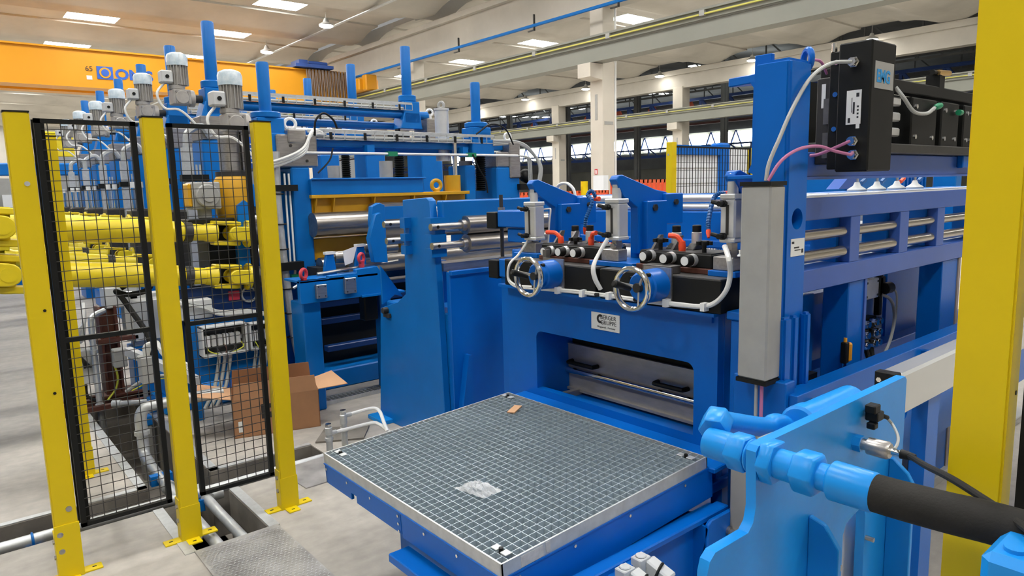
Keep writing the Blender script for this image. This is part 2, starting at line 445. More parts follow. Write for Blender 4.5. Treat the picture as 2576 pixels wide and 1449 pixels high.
P(None, 'blue_pipe', tube([(16.15, -8, 6.95), (16.15, 20, 6.95), (16.15, 40, 6.98), (16.15, 60, 6.95)], 0.055, 8, 2), MBLUE, label='long thin blue pipe hung below the concrete girder', cat='pipe')
pm = bpy.data.objects['blue_pipe']
for yy in (10.5, 14.3, 18.0, 22.3, 26.5):
    P(pm, 'hanger', [box(16.12, 16.18, yy-0.02, yy+0.02, 6.8, 7.3), box(16.12, 16.18, yy-0.02, yy+0.30, 6.78, 6.82)], DARK)

# high-bay lamps, two rows with their cable trays
def lamp_row(x, ys, z, lab, grp, tray=True):
    first = None
    for y in ys:
        if first is None:
            first = T('high_bay_lamp', lab, 'lamp', (x, y, z), grp)
            P(first, 'housing', lathe((x, y, z), (0, 0, 1), [(0.0, 0.29), (0.05, 0.30), (0.14, 0.14), (0.30, 0.07)], 14), GREY)
            P(first, 'lens', lathe((x, y, z-0.06), (0, 0, 1), [(0.0, 0.20), (0.04, 0.285)], 14), LAMPM, label='glowing lamp lens')
            P(first, 'hanger', cyl((x, y, z+0.3), (x, y, 8.98), 0.012, 6), GREY)
            f0 = y
        else: DUP(first, (0, y-f0, 0))
lamp_row(13.5, [27.9+6.6*k for k in range(0, 4)], 8.45, 'round high-bay lamp hung over the mill line roof bay', 'lamps over the mill bay')
lamp_row(26.2, [15.0+6.6*k for k in range(0, 7)], 8.45, 'round high-bay lamp hung in the bay beyond the main columns', 'lamps in the middle bay')
lamp_row(36.0, [15.7+6.4*k for k in range(0, 6)], 8.3, 'round high-bay lamp hung near the far runway', 'lamps near the far runway')
P(None, 'cable_tray', [box(13.84, 13.98, 20, 60, 8.50, 8.53)], GALV, label='cable tray above the lamps over the mill bay', cat='cable tray')
P(None, 'cable_tray', [box(26.52, 26.66, 5, 60, 8.50, 8.53)], GALV, label='cable tray above the lamps in the bay beyond the columns', cat='cable tray')

# yellow overhead crane
t = T('bridge_crane', 'orange-yellow overhead bridge crane girder with blue OMIS lettering', 'crane', (4, 31, 5.9))
P(t, 'girder', box(-12, 15.9, 30.85, 31.6, 5.80, 7.10), CRANE)
PS(t, 'flange', [box(-12, 15.9, 30.75, 31.7, 7.10, 7.16)], CRANE)
PS(t, 'flange', [box(-12, 15.9, 30.75, 31.7, 5.74, 5.80)], CRANE)
P(t, 'end_carriage', [box(15.7, 16.72, 29.5, 33.4, 6.2, 6.75), box(15.9, 16.5, 29.2, 29.6, 6.2, 6.9)], CRANE, b=0.05)
P(t, 'second_girder', box(-12, 15.9, 33.2, 33.9, 5.85, 7.05), CRANE)
PS(t, 'cable_festoon', [tube([(13.75+0.16*k, 30.66, 7.15), (13.77+0.16*k, 30.6, 6.0-0.12*(k % 3)), (13.83+0.16*k, 30.66, 6.0-0.1*(k % 3)), (13.86+0.16*k, 30.66, 7.15)], 0.03, 5, 4) for k in range(13)], mat('festoon_cable', (0.16, 0.12, 0.10), 0.7), label='hanging loops of festoon cable')
P(t, 'trolley', [box(13.2, 15.0, 30.5, 32.6, 7.2, 7.34), box(13.4, 13.8, 30.6, 31.5, 7.34, 7.52), cyl((13.9, 30.8, 7.42), (14.8, 30.8, 7.42), 0.11, 10)], DKBLUE)
a_ = A(242, 166, Y=30.83); b_ = A(286, 201, Y=30.83)
P(t, 'logo_plate', box(a_.x, b_.x, 30.82, 30.85, b_.z, a_.z), LOGOB)
cx, cz, lr = (a_.x+b_.x)/2, (a_.z+b_.z)/2, (a_.z-b_.z)*0.42
P(t, 'logo_ring', [lathe((cx, 30.80, cz), (0, 1, 0), [(0, lr), (0.02, lr)], 28)], CRANE)
P(t, 'logo_dot', [lathe((cx, 30.785, cz), (0, 1, 0), [(0, lr*0.68), (0.02, lr*0.68)], 28)], LOGOB)
TXT(t, 'lettering', 'OMIS', 0.52, (b_.x+0.07, 30.83, b_.z+0.05), (1, 0, 0), (0, 0, 1), LOGOB, bold=0.02, sx=1.1)
TXT(t, 'number', '65', 0.26, (a_.x-0.38, 30.83, a_.z-0.20), (1, 0, 0), (0, 0, 1), PRINT)
q = A(225, 195, Y=30.84); P(t, 'data_plate', box(q.x-0.09, q.x+0.09, 30.83, 30.85, q.z-0.07, q.z+0.07), LABEL)
TXT(t, 'small_lettering', 'www.omis.net  cranes & hoists', 0.20, (A(320, 200, Y=30.83).x, 30.83, A(320, 202, Y=30.83).z-0.02), (1, 0, 0), (0, 0, 1), LOGOB) if False else None

# old dark hall beyond the far columns
t = T('old_hall', 'dark old steel hall with a band of bright windows beyond the far columns', 'building', (62, 50, 0))
P(t, 'back_wall', box(72, 72.5, -10, 130, 0, 16), OLDW)
P(t, 'roof_deck', box(38, 73, -10, 130, 11.5, 11.8), DKHALL)
P(t, 'dark_cladding', box(71.6, 72, -10, 130, 7.6, 12), DKHALL)
P(t, 'cladding_band', box(71.6, 72, -10, 130, 3.6, 5.6), DKHALL)
for k in range(22):
    y = 30+k*3.3
    P(t, 'window', box(71.5, 71.7, y, y+2.7, 5.75, 7.4), FARW)
for k in range(44):
    y = 30+k*1.65
    P(t, 'window_bar', beam((71.4, y, 5.6), (71.4, y+(0.8 if k % 2 else -0.8), 7.5), 0.12, 0.12), DKBLUE)
for k in range(8):
    x, y = 50, 24+k*9
    P(t, 'stanchion', [box(x-0.3, x+0.3, y-0.12, y+0.12, 0, 11.5), box(x-0.2, x-0.1, y-0.3, y+0.3, 0, 11.5)], DKHALL)
for x in (44, 52, 60):
    P(t, 'roof_truss', [box(x-0.1, x+0.1, -5, 120, 10.9, 11.1), box(x-0.1, x+0.1, -5, 120, 9.4, 9.55)]+[beam((x, 10+i*1.6, 9.5), (x, 10.8+i*1.6+(0.8 if i % 2 else -0.8), 11), 0.08, 0.08) for i in range(66)], DKHALL)
for z, x in ((7.6, 58),):
    P(t, 'lattice_crane', [box(x-0.2, x+0.2, -5, 120, z+1.9, z+2.15), box(x-0.2, x+0.2, -5, 120, z, z+0.3)]+[beam((x, 8+i*1.5, z+0.2), (x, 8+i*1.5+(1.4 if i % 2 else 0), z+2.0), 0.22, 0.22) for i in range(72)], DKBLUE)
    P(t, 'walkway', box(x+0.6, x+1.2, -5, 120, z-0.3, z-0.1), RUST)
P(t, 'lattice_crane', [box(63.8, 64.2, -5, 120, 4.6, 4.9), box(63.8, 64.2, -5, 120, 5.5, 5.65)]+[beam((64, 8+i*1.3, 4.8), (64, 8+i*1.3+(1.2 if i % 2 else 0), 5.6), 0.12, 0.12) for i in range(80)], DKBLUE)
for k in range(9):
    y = 42+k*4.6
    P(t, 'orange_panel', beam((58.6, y, 7.9+0.2*(k % 2)), (58.6, y+0.9, 9.5), 0.1, 0.9), ORNG2) if k < 6 else None
for (x, y, z) in ((52, 47, 9.0), (50, 58, 8.6), (54, 66, 8.6), (46, 33, 9)):
    for k in range(6):
        P(t, 'roof_light', box(x+k*0.9, x+k*0.9+0.6, y-k*0.9, y-k*0.9+0.7, z+1.5-k*0.06, z+1.56-k*0.06), FARW)

# =================================================================== MILL LINE (left)
def gearmotor(x, y, z, label, group=None):
    """vertical geared motor, z = underside of its gearbox"""
    t = T('gearmotor', label, 'motor', (x, y, z), group)
    P(t, 'gearbox', [box(x-0.075, x+0.075, y-0.08, y+0.08, z, z+0.13), cyl((x, y-0.09, z+0.06), (x, y+0.09, z+0.06), 0.06, 14), cyl((x-0.02, y, z+0.13), (x-0.02, y, z+0.17), 0.07, 16)], CAST, b=0.006)
    P(t, 'output_flange', cyl((x+0.075, y, z+0.06), (x+0.115, y, z+0.06), 0.075, 18), CAST)
    fins = []
    for k in range(20):
        a = 2*PI*k/20; c, s = math.cos(a), math.sin(a)
        fins.append(XF(box(0.06, 0.084, -0.003, 0.003, 0, 0.17), Matrix.Translation((x, y, z+0.17)) @ Matrix.Rotation(a, 4, 'Z')))
    P(t, 'stator', [cyl((x, y, z+0.17), (x, y, z+0.34), 0.068, 20)]+fins, CAST)
    P(t, 'fan_cover', lathe((x, y, z+0.34), (0, 0, 1), [(0, 0.088), (0.075, 0.09), (0.10, 0.08), (0.115, 0.05)], 20), WRAP, label='white fan cover wrapped in clear film')
    tb = P(t, 'terminal_box', box(x-0.16, x-0.06, y-0.07, y+0.05, z+0.18, z+0.29), LGREY, b=0.012)
    P(tb, 'plug', cyl((x-0.11, y-0.078, z+0.235), (x-0.11, y-0.07, z+0.235), 0.016, 12), BLACK)
    P(t, 'name_plate', [box(x+0.03, x+0.055, y-0.084, y-0.08, z+0.02, z+0.07)], LABEL)
    bolts(t, [(x-0.05, y-0.08, z+0.02), (x+0.05, y-0.08, z+0.02), (x-0.05, y-0.08, z+0.11), (x+0.05, y-0.08, z+0.11)], (0, -1, 0), 0.008)
    P(t, 'cable', tube([(x-0.13, y-0.02, z+0.18), (x-0.20, y-0.04, z+0.08), (x-0.15, y-0.05, z-0.04), (x-0.04, y-0.07, z-0.05), (x+0.06, y-0.09, z-0.14), (x+0.17, y-0.12, z-0.30)], 0.011, 6, 5), WCABLE)
    return t

def wire_tray(t, x0, x1, y, z, n):
    gs = [box(x0, x1, y-0.003, y+0.003, z+0.06, z+0.085), box(x0, x1, y-0.003, y+0.003, z, z+0.006), box(x0, x1, y+0.10, y+0.106, z+0.06, z+0.085)]
    for k in range(n+1):
        xx = x0+(x1-x0)*k/n
        gs.append(box(xx-0.003, xx+0.003, y-0.003, y+0.003, z, z+0.07)); gs.append(box(xx-0.003, xx+0.003, y, y+0.106, z, z+0.005))
    tr = P(t, 'wire_tray', gs, GALV)
    PS(tr, 'cable_bundle', [cyl((x0, y+0.02+0.022*k, z+0.02+0.008*(k % 2)), (x1, y+0.02+0.022*k, z+0.02+0.008*(k % 2)), 0.012, 6) for k in range(4)], CABLE)
    for k in range(6):
        xx = x0+(x1-x0)*(k+0.5)/6; P(tr, 'cable_tie', box(xx-0.012, xx+0.012, y-0.006, y+0.004, z, z+0.06), BLACK)

def jack_column(t, x, y, z0, z1, s):
    """grey tube, bellows and guide rod of a screw jack"""
    P(t, 'jack_tube', cyl((x, y, z0), (x, y, z1-0.35), 0.075, 16), GREY)
    bl = []
    n = 14
    for k in range(n): bl += [(k*0.35/n, 0.045), ((k+0.5)*0.35/n, 0.062)]
    P(t, 'bellows', lathe((x+0.17*s, y, z1-0.55), (0, 0, 1), bl, 14), BLACK, label='black rubber bellows')
    P(t, 'clamp_bar', box(x+0.17*s-0.09, x+0.17*s+0.09, y-0.06, y+0.06, z1-0.62, z1-0.56), BLACK)
    P(t, 'screw_shaft', cyl((x+0.17*s, y, z1-0.2), (x+0.17*s, y, z1), 0.03, 10), DARK)

def stand(Y, label, group):
    t = T('roll_stand', label, 'roll stand', (3.2, Y, 0), group)
    P(t, 'near_column', [box(1.98, 2.26, Y-0.16, Y+0.16, 0, 2.12), box(1.93, 2.31, Y-0.20, Y+0.20, 0.25, 0.33)], MBLUE, b=0.012)
    P(t, 'far_column', box(4.32, 4.60, Y-0.16, Y+0.16, 0, 2.15), MBLUE, b=0.012)
    P(t, 'bearing_block', box(1.98, 2.28, Y-0.15, Y+0.15, 2.12, 2.34), STEEL, b=0.012)
    P(t, 'bearing_block', box(4.42, 4.66, Y-0.15, Y+0.15, 2.15, 2.42), STEEL, b=0.012)
    for x in (2.10, 4.54):
        P(t, 'lifting_eye', [torus((x, Y-0.02, 2.44 if x < 3 else 2.50), (-0.3, -1, 0), 0.036, 0.013, 16, 6), cyl((x, Y-0.02, 2.34 if x < 3 else 2.42), (x, Y-0.02, 2.42 if x < 3 else 2.48), 0.02, 8)], WHITE)
    for x in (2.16, 4.26):
        P(t, 'screw_housing', [box(x-0.10, x+0.10, Y-0.10, Y+0.10, 2.36, 2.60), cyl((x, Y, 2.60), (x, Y, 2.67), 0.10, 20), prism([(x-0.16, Y-0.10, 2.30), (x+0.13, Y-0.10, 2.30), (x+0.10, Y-0.10, 2.48), (x-0.10, Y-0.10, 2.48)], (0, 0.2, 0))], MBLUE, b=0.008)
        P(t, 'screw_cover', lathe((x, Y, 2.67), (0, 0, 1), [(0, 0.052), (0.02, 0.056), (0.52, 0.056), (0.53, 0.05)], 16), MBLUE, label='tall blue screw cover tube')
    P(t, 'coupling', cyl((1.97, Y, 2.50), (2.06, Y, 2.50), 0.035, 12), DARK)
    P(t, 'cross_tube', cyl((2.2, Y-0.02, 2.46), (4.5, Y-0.02, 2.46), 0.045, 14), MBLUE)
    P(t, 'cross_tube', cyl((2.2, Y+0.10, 2.34), (4.4, Y+0.10, 2.34), 0.04, 14), MBLUE)
    wire_tray(t, 2.30, 4.26, Y-0.10, 2.50, 22)
    jack_column(t, 3.95, Y, 0.9, 2.3, 1); jack_column(t, 2.5, Y, 0.9, 2.3, 1)
    P(t, 'crosshead', box(2.26, 4.32, Y-0.12, Y+0.12, 1.50, 1.72), MBLUE, b=0.01)
    P(t, 'upper_roll', lathe((1.7, Y, 1.36), (1, 0, 0), [(0, 0.06), (0.5, 0.06), (0.52, 0.10), (1.15, 0.10), (1.16, 0.15), (1.6, 0.15), (1.62, 0.10), (2.9, 0.10)], 18), ROLL)
    P(t, 'lower_roll', lathe((1.7, Y, 1.02), (1, 0, 0), [(0, 0.06), (0.5, 0.06), (0.52, 0.12), (2.5, 0.12), (2.52, 0.06), (2.9, 0.06)], 18), ROLL)
    PS(t, 'base_beam', [box(1.85, 4.75, Y-0.25, Y+0.25, 0, 0.25), box(2.2, 4.4, Y-0.2, Y+0.2, 0.25, 0.85)], MBLUE, b=0.01)
    # cable trunk and hydraulic lines on the near side
    P(t, 'cable_trunk', [box(1.80, 1.88, Y-0.20, Y-0.12, 0.3, 2.05), tube([(1.84, Y-0.16, 2.05), (1.86, Y-0.17, 2.18), (1.98, Y-0.18, 2.24), (2.05, Y-0.17, 2.15)], 0.03, 7, 5)], GALV)
    for k in range(3): P(t, 'trunk_clamp', box(1.77, 2.0, Y-0.215, Y-0.13, 0.75+0.5*k, 0.81+0.5*k), BLACK)
    PS(t, 'pressure_line', [cyl((1.905+0.03*k, Y-0.19, 0.6), (1.905+0.03*k, Y-0.19, 1.9), 0.009, 7) for k in range(2)], GALV)
    for k in range(2):
        s_ = P(t, 'spray_cylinder', [cyl((1.66+0.07*k, Y-0.1, 1.50), (1.66+0.07*k, Y-0.1, 1.72), 0.02, 10), cyl((1.66+0.07*k, Y-0.1, 1.2), (1.66+0.07*k, Y-0.1, 1.5), 0.009, 8)], CHROME)
        P(s_, 'cap', cyl((1.66+0.07*k, Y-0.1, 1.72), (1.66+0.07*k, Y-0.1, 1.78), 0.027, 12), WHITE)
    P(t, 'chock', box(1.62, 1.95, Y-0.14, Y+0.14, 0.85, 1.5), DARK, b=0.02)
    return t

YS = [6.9, 8.2, 9.5, 10.8, 12.1, 13.4]
st = stand(YS[0], 'blue roll-forming stand with two tall blue screw covers in the row behind the yellow shafts', 'roll stands of the mill line')
gm = gearmotor(1.87, YS[0], 2.44, 'grey vertical gearmotor with film-wrapped white cap on top of a roll stand', 'gearmotors on the roll stands')
ORD = ['first', 'second', 'third', 'fourth', 'fifth', 'sixth']
st['label'] = 'first blue roll stand behind the straightening stand, with tall blue screw covers'
gm['label'] = 'grey gearmotor with film-wrapped white cap on the first roll stand behind the straightener'
for i, y in enumerate(YS[1:]):
    DUP(st, (0, y-YS[0], 0), '%s blue roll stand behind the straightening stand, with tall blue screw covers' % ORD[i+1])
    DUP(gm, (0, y-YS[0], 0), 'grey gearmotor with film-wrapped white cap on the %s roll stand behind the straightener' % ORD[i+1])

# yellow cardan shafts
def cardan(Y, za, zb, xa, xb, label, group, r=0.062):
    t = T('cardan_shaft', label, 'cardan shaft', (xa, Y, min(za, zb)), group)
    a, b = Vector((xa, Y, za)), Vector((xb, Y, zb)); d = (b-a).normalized(); L = (b-a).length
    P(t, 'tube', lathe(a+d*0.30, d, [(0, r*0.9), (0.05, r*1.15), (0.6, r*1.15), (L-0.95, r), (L-0.93, r)], 20), CYEL)
    P(t, 'sleeve', lathe(a+d*(L-0.64), d, [(0, r), (0.16, r), (0.17, r*0.9)], 20), CYEL)
    P(t, 'seal', lathe(a+d*(L-0.47), d, [(0, r*0.97), (0.055, r*0.97)], 20), DARK)
    P(t, 'neck', lathe(a+d*(L-0.415), d, [(0, r*0.84), (0.10, r*0.8), (0.16, r*0.92)], 18), CYEL)
    for e, s_ in ((b, -1), (a, 1)):
        k = 1.0 if s_ < 0 else 1.35
        u = Vector((0, 1, 0)); v = d.cross(u).normalized()
        q_ = e+d*s_*0.12*k                                # centre of the joint cross
        def ear(base, tip, side, wdt, th, out):
            ax_ = (tip-base).normalized(); L_ = (tip-base).length
            pts = [base-side*wdt, base+side*wdt]+[tip+side*(wdt*0.95*math.cos(a))+ax_*(wdt*0.95*math.sin(a)) for a in [PI*n_/8 for n_ in range(9)]]
            return prism([p_+out for p_ in pts], th)
        b1 = e+d*s_*0.27*k
        P(t, 'yoke', [lathe(e+d*s_*0.33*k, -d*s_, [(0, r*0.85), (0.05*k, r*0.95*k), (0.085*k, r*1.15*k)], 18)]+[ear(b1, q_, u, r*0.8*k, v*(sg*r*0.42*k), v*(sg*r*0.78*k)) for sg in (1, -1)], CYEL, b=0.006)
        P(t, 'cross', [cyl(q_-v*r*1.24*k, q_+v*r*1.24*k, r*0.46*k, 14), cyl(q_-u*r*1.24*k, q_+u*r*1.24*k, r*0.46*k, 14)], CYEL)
        P(t, 'flange_yoke', [cyl(e, e+d*s_*0.03*k, r*1.38*k, 24)]+[ear(e+d*s_*0.02*k, q_, v, r*0.75*k, u*(sg*r*0.40*k), u*(sg*r*0.80*k)) for sg in (1, -1)], CYEL, b=0.006)
        bolts(t, [e+d*s_*0.025*k+u*(r*1.1*k*math.cos(q))+v*(r*1.1*k*math.sin(q)) for q in (0.8, 2.35, 3.9, 5.5)], d*s_, 0.011*k)
    P(t, 'hub', lathe(b, d, [(0, r*1.1), (0.14, r*1.1)], 20), DARK, label='dark steel roll neck hub')
    return t
c = cardan(5.36, 1.475, 1.325, 0.18, 1.86, 'upper yellow cardan shaft driving the straightening stand beside the fence', None, 0.074)
c = cardan(5.36, 1.185, 1.00, 0.18, 1.84, 'lower yellow cardan shaft driving the straightening stand beside the fence', None, 0.074)
cu_ = cl_ = None
for y in YS:
    if cu_ is None:
        cu_ = cardan(y, 1.48, 1.36, 0.1, 1.62, 'upper yellow cardan shaft driving the first roll stand behind the straightener', 'upper cardan shafts of the roll stands')
        cl_ = cardan(y, 1.20, 1.02, 0.1, 1.62, 'lower yellow cardan shaft driving the first roll stand behind the straightener', 'lower cardan shafts of the roll stands')
    else:
        o_ = ORD[YS.index(y)]
        DUP(cu_, (0, y-YS[0], 0), 'upper yellow cardan shaft driving the %s roll stand behind the straightener' % o_)
        DUP(cl_, (0, y-YS[0], 0), 'lower yellow cardan shaft driving the %s roll stand behind the straightener' % o_)
# gearbox row at the drive side
t = T('drive_gearbox', 'blue drive gearbox on the floor at the near end of the cardan shafts', 'gearbox', (-0.5, 10.5, 0))
P(t, 'base', box(-1.1, 0.25, 11.0, 14.5, 0, 0.16), MBLUE, b=0.02)
P(t, 'housing', box(-1.0, 0.0, 5.2, 14.2, 0.16, 1.9), MBLUE, b=0.04)
for y in [5.36]+YS:
    for z in (1.18, 1.49): P(t, 'output_shaft', lathe((0.0, y, z), (1, 0, 0), [(0, 0.10), (0.03, 0.10), (0.035, 0.07), (0.1 if y > 6 else 0.18, 0.07)], 16), DARK)

# ------------------------------------------------------------------ straightening stand (nearest stand)
Y1 = 5.65
t = T('straightening_stand', 'nearest blue straightening stand with yellow crosshead and heavy steel roll', 'roll stand', (3.3, Y1, 0))
P(t, 'near_column', [box(2.28, 2.44, Y1-0.15, Y1+0.25, 0, 1.83)], MBLUE, b=0.012)
P(t, 'near_rib', [box(2.10, 2.28, Y1+0.02, Y1+0.10, 0, 1.80)], MBLUE)
P(t, 'far_column', box(4.40, 4.70, Y1-0.15, Y1+0.25, 0, 1.83), MBLUE, b=0.012)
P(t, 'inner_column', box(4.05, 4.17, Y1-0.1, Y1+0.2, 0, 1.85), MBLUE, b=0.01)
P(t, 'bearing_block', [box(2.18, 2.52, Y1-0.15, Y1+0.2, 1.83, 2.09)], STEEL, b=0.012)
bb = P(t, 'bearing_cap', box(2.27, 2.42, Y1-0.17, Y1+0.1, 2.02, 2.13), STEEL, b=0.01)
P(t, 'lifting_eye', [torus((2.34, Y1-0.05, 2.18), (-0.2, -1, 0), 0.044, 0.014, 20, 8), cyl((2.34, Y1-0.05, 2.12), (2.34, Y1-0.05, 2.15), 0.028, 10)], WHITE)
P(t, 'bearing_block', [box(4.40, 4.70, Y1-0.15, Y1+0.2, 1.83, 1.98), box(4.56, 4.70, Y1-0.17, Y1, 1.72, 2.08)], STEEL, b=0.012)
P(t, 'lifting_eye', [torus((4.63, Y1-0.05, 2.14), (-0.2, -1, 0), 0.036, 0.012, 16, 6)], WHITE)
bolts(t, [(x, Y1-0.15, z) for x in (2.29, 2.42) for z in (1.88, 2.0)], (0, -1, 0), 0.012, DARK)
for x in (2.165, 4.27):
    P(t, 'screw_housing', [box(x-0.11, x+0.11, Y1-0.1, Y1+0.1, 1.98, 2.22), cyl((x, Y1, 2.22), (x, Y1, 2.27), 0.115, 20), box(x-0.14, x+0.13, Y1-0.12, Y1+0.1, 1.95, 2.10)], MBLUE, b=0.008)
    P(t, 'screw_cover', lathe((x, Y1, 2.27), (0, 0, 1), [(0, 0.047), (0.37, 0.05), (0.385, 0.045)], 16), MBLUE)
P(t, 'top_beam', box(2.45, 4.56, Y1-0.06, Y1+0.06, 2.0, 2.06), MBLUE, b=0.006)
P(t, 'top_beam', box(2.45, 4.45, Y1+0.08, Y1+0.2, 1.95, 2.03), MBLUE, b=0.006)
P(t, 'round_bar', cyl((2.3, Y1+0.12, 2.155), (4.45, Y1+0.12, 2.155), 0.015, 10), ALU)
wire_tray(t, 2.50, 4.40, Y1-0.12, 2.06, 20)
P(t, 'grease_line', [cyl((2.35, Y1-0.17, 1.945), (4.66, Y1-0.17, 1.945), 0.011, 8)], WHITE)
for x in (3.2, 4.07): P(t, 'line_clamp', box(x-0.04, x+0.05, Y1-0.19, Y1-0.13, 1.925, 1.965), GREEN)
PS(t, 'sensor_bracket', [box(2.98, 3.05, Y1-0.14, Y1-0.06, 1.93, 2.02), box(4.0, 4.06, Y1-0.14, Y1-0.06, 1.93, 2.02)], MBLUE)
P(t, 'crosshead', [box(2.42, 3.50, Y1-0.20, Y1+0.1, 1.60, 1.735), box(2.42, 3.52, Y1-0.22, Y1-0.20, 1.725, 1.74)], MBLUE, b=0.006, label='dark blue upper crosshead')
yb = P(t, 'yellow_beam', [box(2.42, 4.02, Y1-0.12, Y1+0.1, 1.38, 1.575), box(2.42, 4.02, Y1-0.20, Y1+0.12, 1.575, 1.605)], OYEL, b=0.004, label='ochre yellow roll beam')
for x in (2.46, 2.62, 3.0, 3.4, 3.75): P(yb, 'stiffener', prism([(x, Y1-0.12, 1.575), (x, Y1-0.19, 1.575), (x, Y1-0.12, 1.38)], (0.012, 0, 0)), OYEL)
P(t, 'lower_yellow_beam', [box(2.42, 3.3, Y1-0.1, Y1+0.1, 1.06, 1.24)], OYEL, b=0.006)
P(t, 'jack_housing', [cyl((3.89, Y1-0.1, 1.575), (3.89, Y1-0.1, 1.755), 0.078, 20)], OYEL)
P(t, 'jack_rod', [cyl((3.93, Y1-0.1, 1.75), (3.93, Y1-0.1, 2.13), 0.022, 10)], CHROME)
P(t, 'jack_cylinder', [cyl((3.93, Y1+0.1, 1.9), (3.93, Y1+0.1, 2.38), 0.068, 18), cyl((3.93, Y1+0.1, 2.38), (3.93, Y1+0.1, 2.40), 0.075, 18)], ALU)
P(t, 'cylinder_eye', torus((3.93, Y1+0.1, 2.43), (1, 0.4, 0), 0.03, 0.014, 14, 6), GREY)
P(t, 'beam_eye', [torus((3.67, Y1-0.15, 1.665), (-0.2, -1, 0), 0.045, 0.018, 20, 8), cyl((3.67, Y1-0.15, 1.60), (3.67, Y1-0.15, 1.625), 0.03, 12)], OYEL)
bl = []
for k in range(18): bl += [(k*0.36/18, 0.042), ((k+0.5)*0.36/18, 0.058)]
P(t, 'bellows', lathe((4.27, Y1-0.05, 1.60), (0, 0, 1), bl, 14), BLACK, label='black rubber bellows')
P(t, 'jack_tube', cyl((4.20, Y1+0.1, 1.0), (4.20, Y1+0.1, 1.9), 0.07, 16), GREY)
P(t, 'end_knob', [ball((4.82, Y1-0.1, 1.74), 0.075), cyl((4.68, Y1-0.1, 1.74), (4.80, Y1-0.1, 1.74), 0.03, 10)], BLACK)
P(t, 'clamp_bar', box(4.66, 4.92, Y1-0.2, Y1-0.1, 1.60, 1.66), BLACK)
# rolls
P(t, 'upper_roll', lathe((2.40, Y1-0.22, 1.36), (1, 0, 0), [(0, 0.10), (0.50, 0.10), (0.52, 0.115), (0.56, 0.165), (2.1, 0.165), (2.12, 0.1), (2.3, 0.1)], 28), ROLL)
P(t, 'lower_roll', lathe((2.44, Y1-0.22, 1.02), (1, 0, 0), [(0, 0.07), (0.2, 0.07), (0.22, 0.10), (2.1, 0.10)], 24), ROLL)
P(t, 'roll_chock', [box(2.36, 2.43, Y1-0.35, Y1-0.1, 0.86, 1.02)], DARK)
# base and hidden interior below
P(t, 'base', [box(2.0, 4.8, Y1-0.35, Y1+0.4, 0, 0.16), box(2.42, 4.4, Y1+0.1, Y1+0.3, 0.16, 0.95)], MBLUE, b=0.01)
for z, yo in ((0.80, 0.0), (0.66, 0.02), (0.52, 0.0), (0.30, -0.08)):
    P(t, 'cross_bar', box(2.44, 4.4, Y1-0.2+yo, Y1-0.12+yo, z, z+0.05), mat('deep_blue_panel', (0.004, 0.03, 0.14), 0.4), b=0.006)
P(t, 'shade_back', box(2.42, 4.4, Y1-0.06, Y1-0.05, 0.16, 0.84), BLACK)  # black sheet standing in for the shade inside the stand
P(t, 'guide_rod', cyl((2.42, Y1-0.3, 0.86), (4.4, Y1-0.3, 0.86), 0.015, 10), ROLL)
# near side cable trunk with ties, pressure lines
P(t, 'cable_trunk', [tube([(2.15, Y1-0.18, 1.95), (2.14, Y1-0.18, 1.5), (2.16, Y1-0.18, 1.0), (2.19, Y1-0.2, 0.5), (2.22, Y1-0.25, 0.16)], 0.033, 9, 4)], GALV)
for z in (1.62, 1.38, 1.18, 0.86, 0.66, 0.46): P(t, 'cable_tie', torus((2.15+0.03*(1.6-z)/1.2, Y1-0.185, z), (0, 0, 1), 0.037, 0.006, 14, 5), BLACK)
PS(t, 'pressure_line', [cyl((2.215, Y1-0.17, 1.02), (2.215, Y1-0.17, 1.78), 0.008, 8)], WHITE)
PS(t, 'pressure_line', [cyl((2.25, Y1-0.17, 1.02), (2.25, Y1-0.17, 1.78), 0.008, 8)], WHITE)
P(t, 'trunk_clamp', box(2.10, 2.30, Y1-0.24, Y1-0.15, 1.01, 1.075), BLACK)
P(t, 'trunk_clamp', box(2.10, 2.30, Y1-0.22, Y1-0.12, 1.64, 1.69), BLACK)
P(t, 'hose_loop', tube([(2.25, Y1-0.17, 1.0), (2.24, Y1-0.18, 0.93), (2.26, Y1-0.2, 0.89), (2.21, Y1-0.2, 0.86)], 0.012, 7, 5), GALV)
P(t, 'green_clamp', box(2.21, 2.28, Y1-0.19, Y1-0.15, 0.93, 0.97), GREEN)
for k in range(4): P(t, 'earth_cable', tube([(2.19+0.015*k, Y1-0.25, 0.5), (2.22+0.012*k, Y1-0.27, 0.36), (2.18+0.02*k, Y1-0.30, 0.25), (2.20+0.02*k, Y1-0.32, 0.16)], 0.006, 6, 4), YGREEN)
# hose bundle over the near bearing block and at the far end
for k in range(3):
    P(t, 'hose', tube([(2.0, Y1-0.2, 1.80+0.02*k), (2.2, Y1-0.24-0.01*k, 1.86+0.02*k), (2.36, Y1-0.25, 1.94+0.02*k), (2.42+0.01*k, Y1-0.22, 2.06+0.02*k), (2.52, Y1-0.14, 2.10+0.015*k), (2.62, Y1-0.1, 2.10)], 0.013, 7, 5), WCABLE)
    P(t, 'hose', tube([(4.38, Y1-0.12, 2.09-0.02*k), (4.7, Y1-0.15, 2.08-0.01*k), (4.86+0.01*k, Y1-0.17, 1.98-0.015*k), (4.93+0.012*k, Y1-0.2, 1.82), (4.88+0.015*k, Y1-0.2, 1.60)], 0.014, 7, 5), CABLE)
    P(t, 'end_line', tube([(4.62, Y1-0.17, 1.945), (4.76+0.02*k, Y1-0.17, 1.93), (4.80+0.02*k, Y1-0.17, 1.85), (4.80+0.02*k, Y1-0.17, 1.5)], 0.008, 6, 4), CABLE)
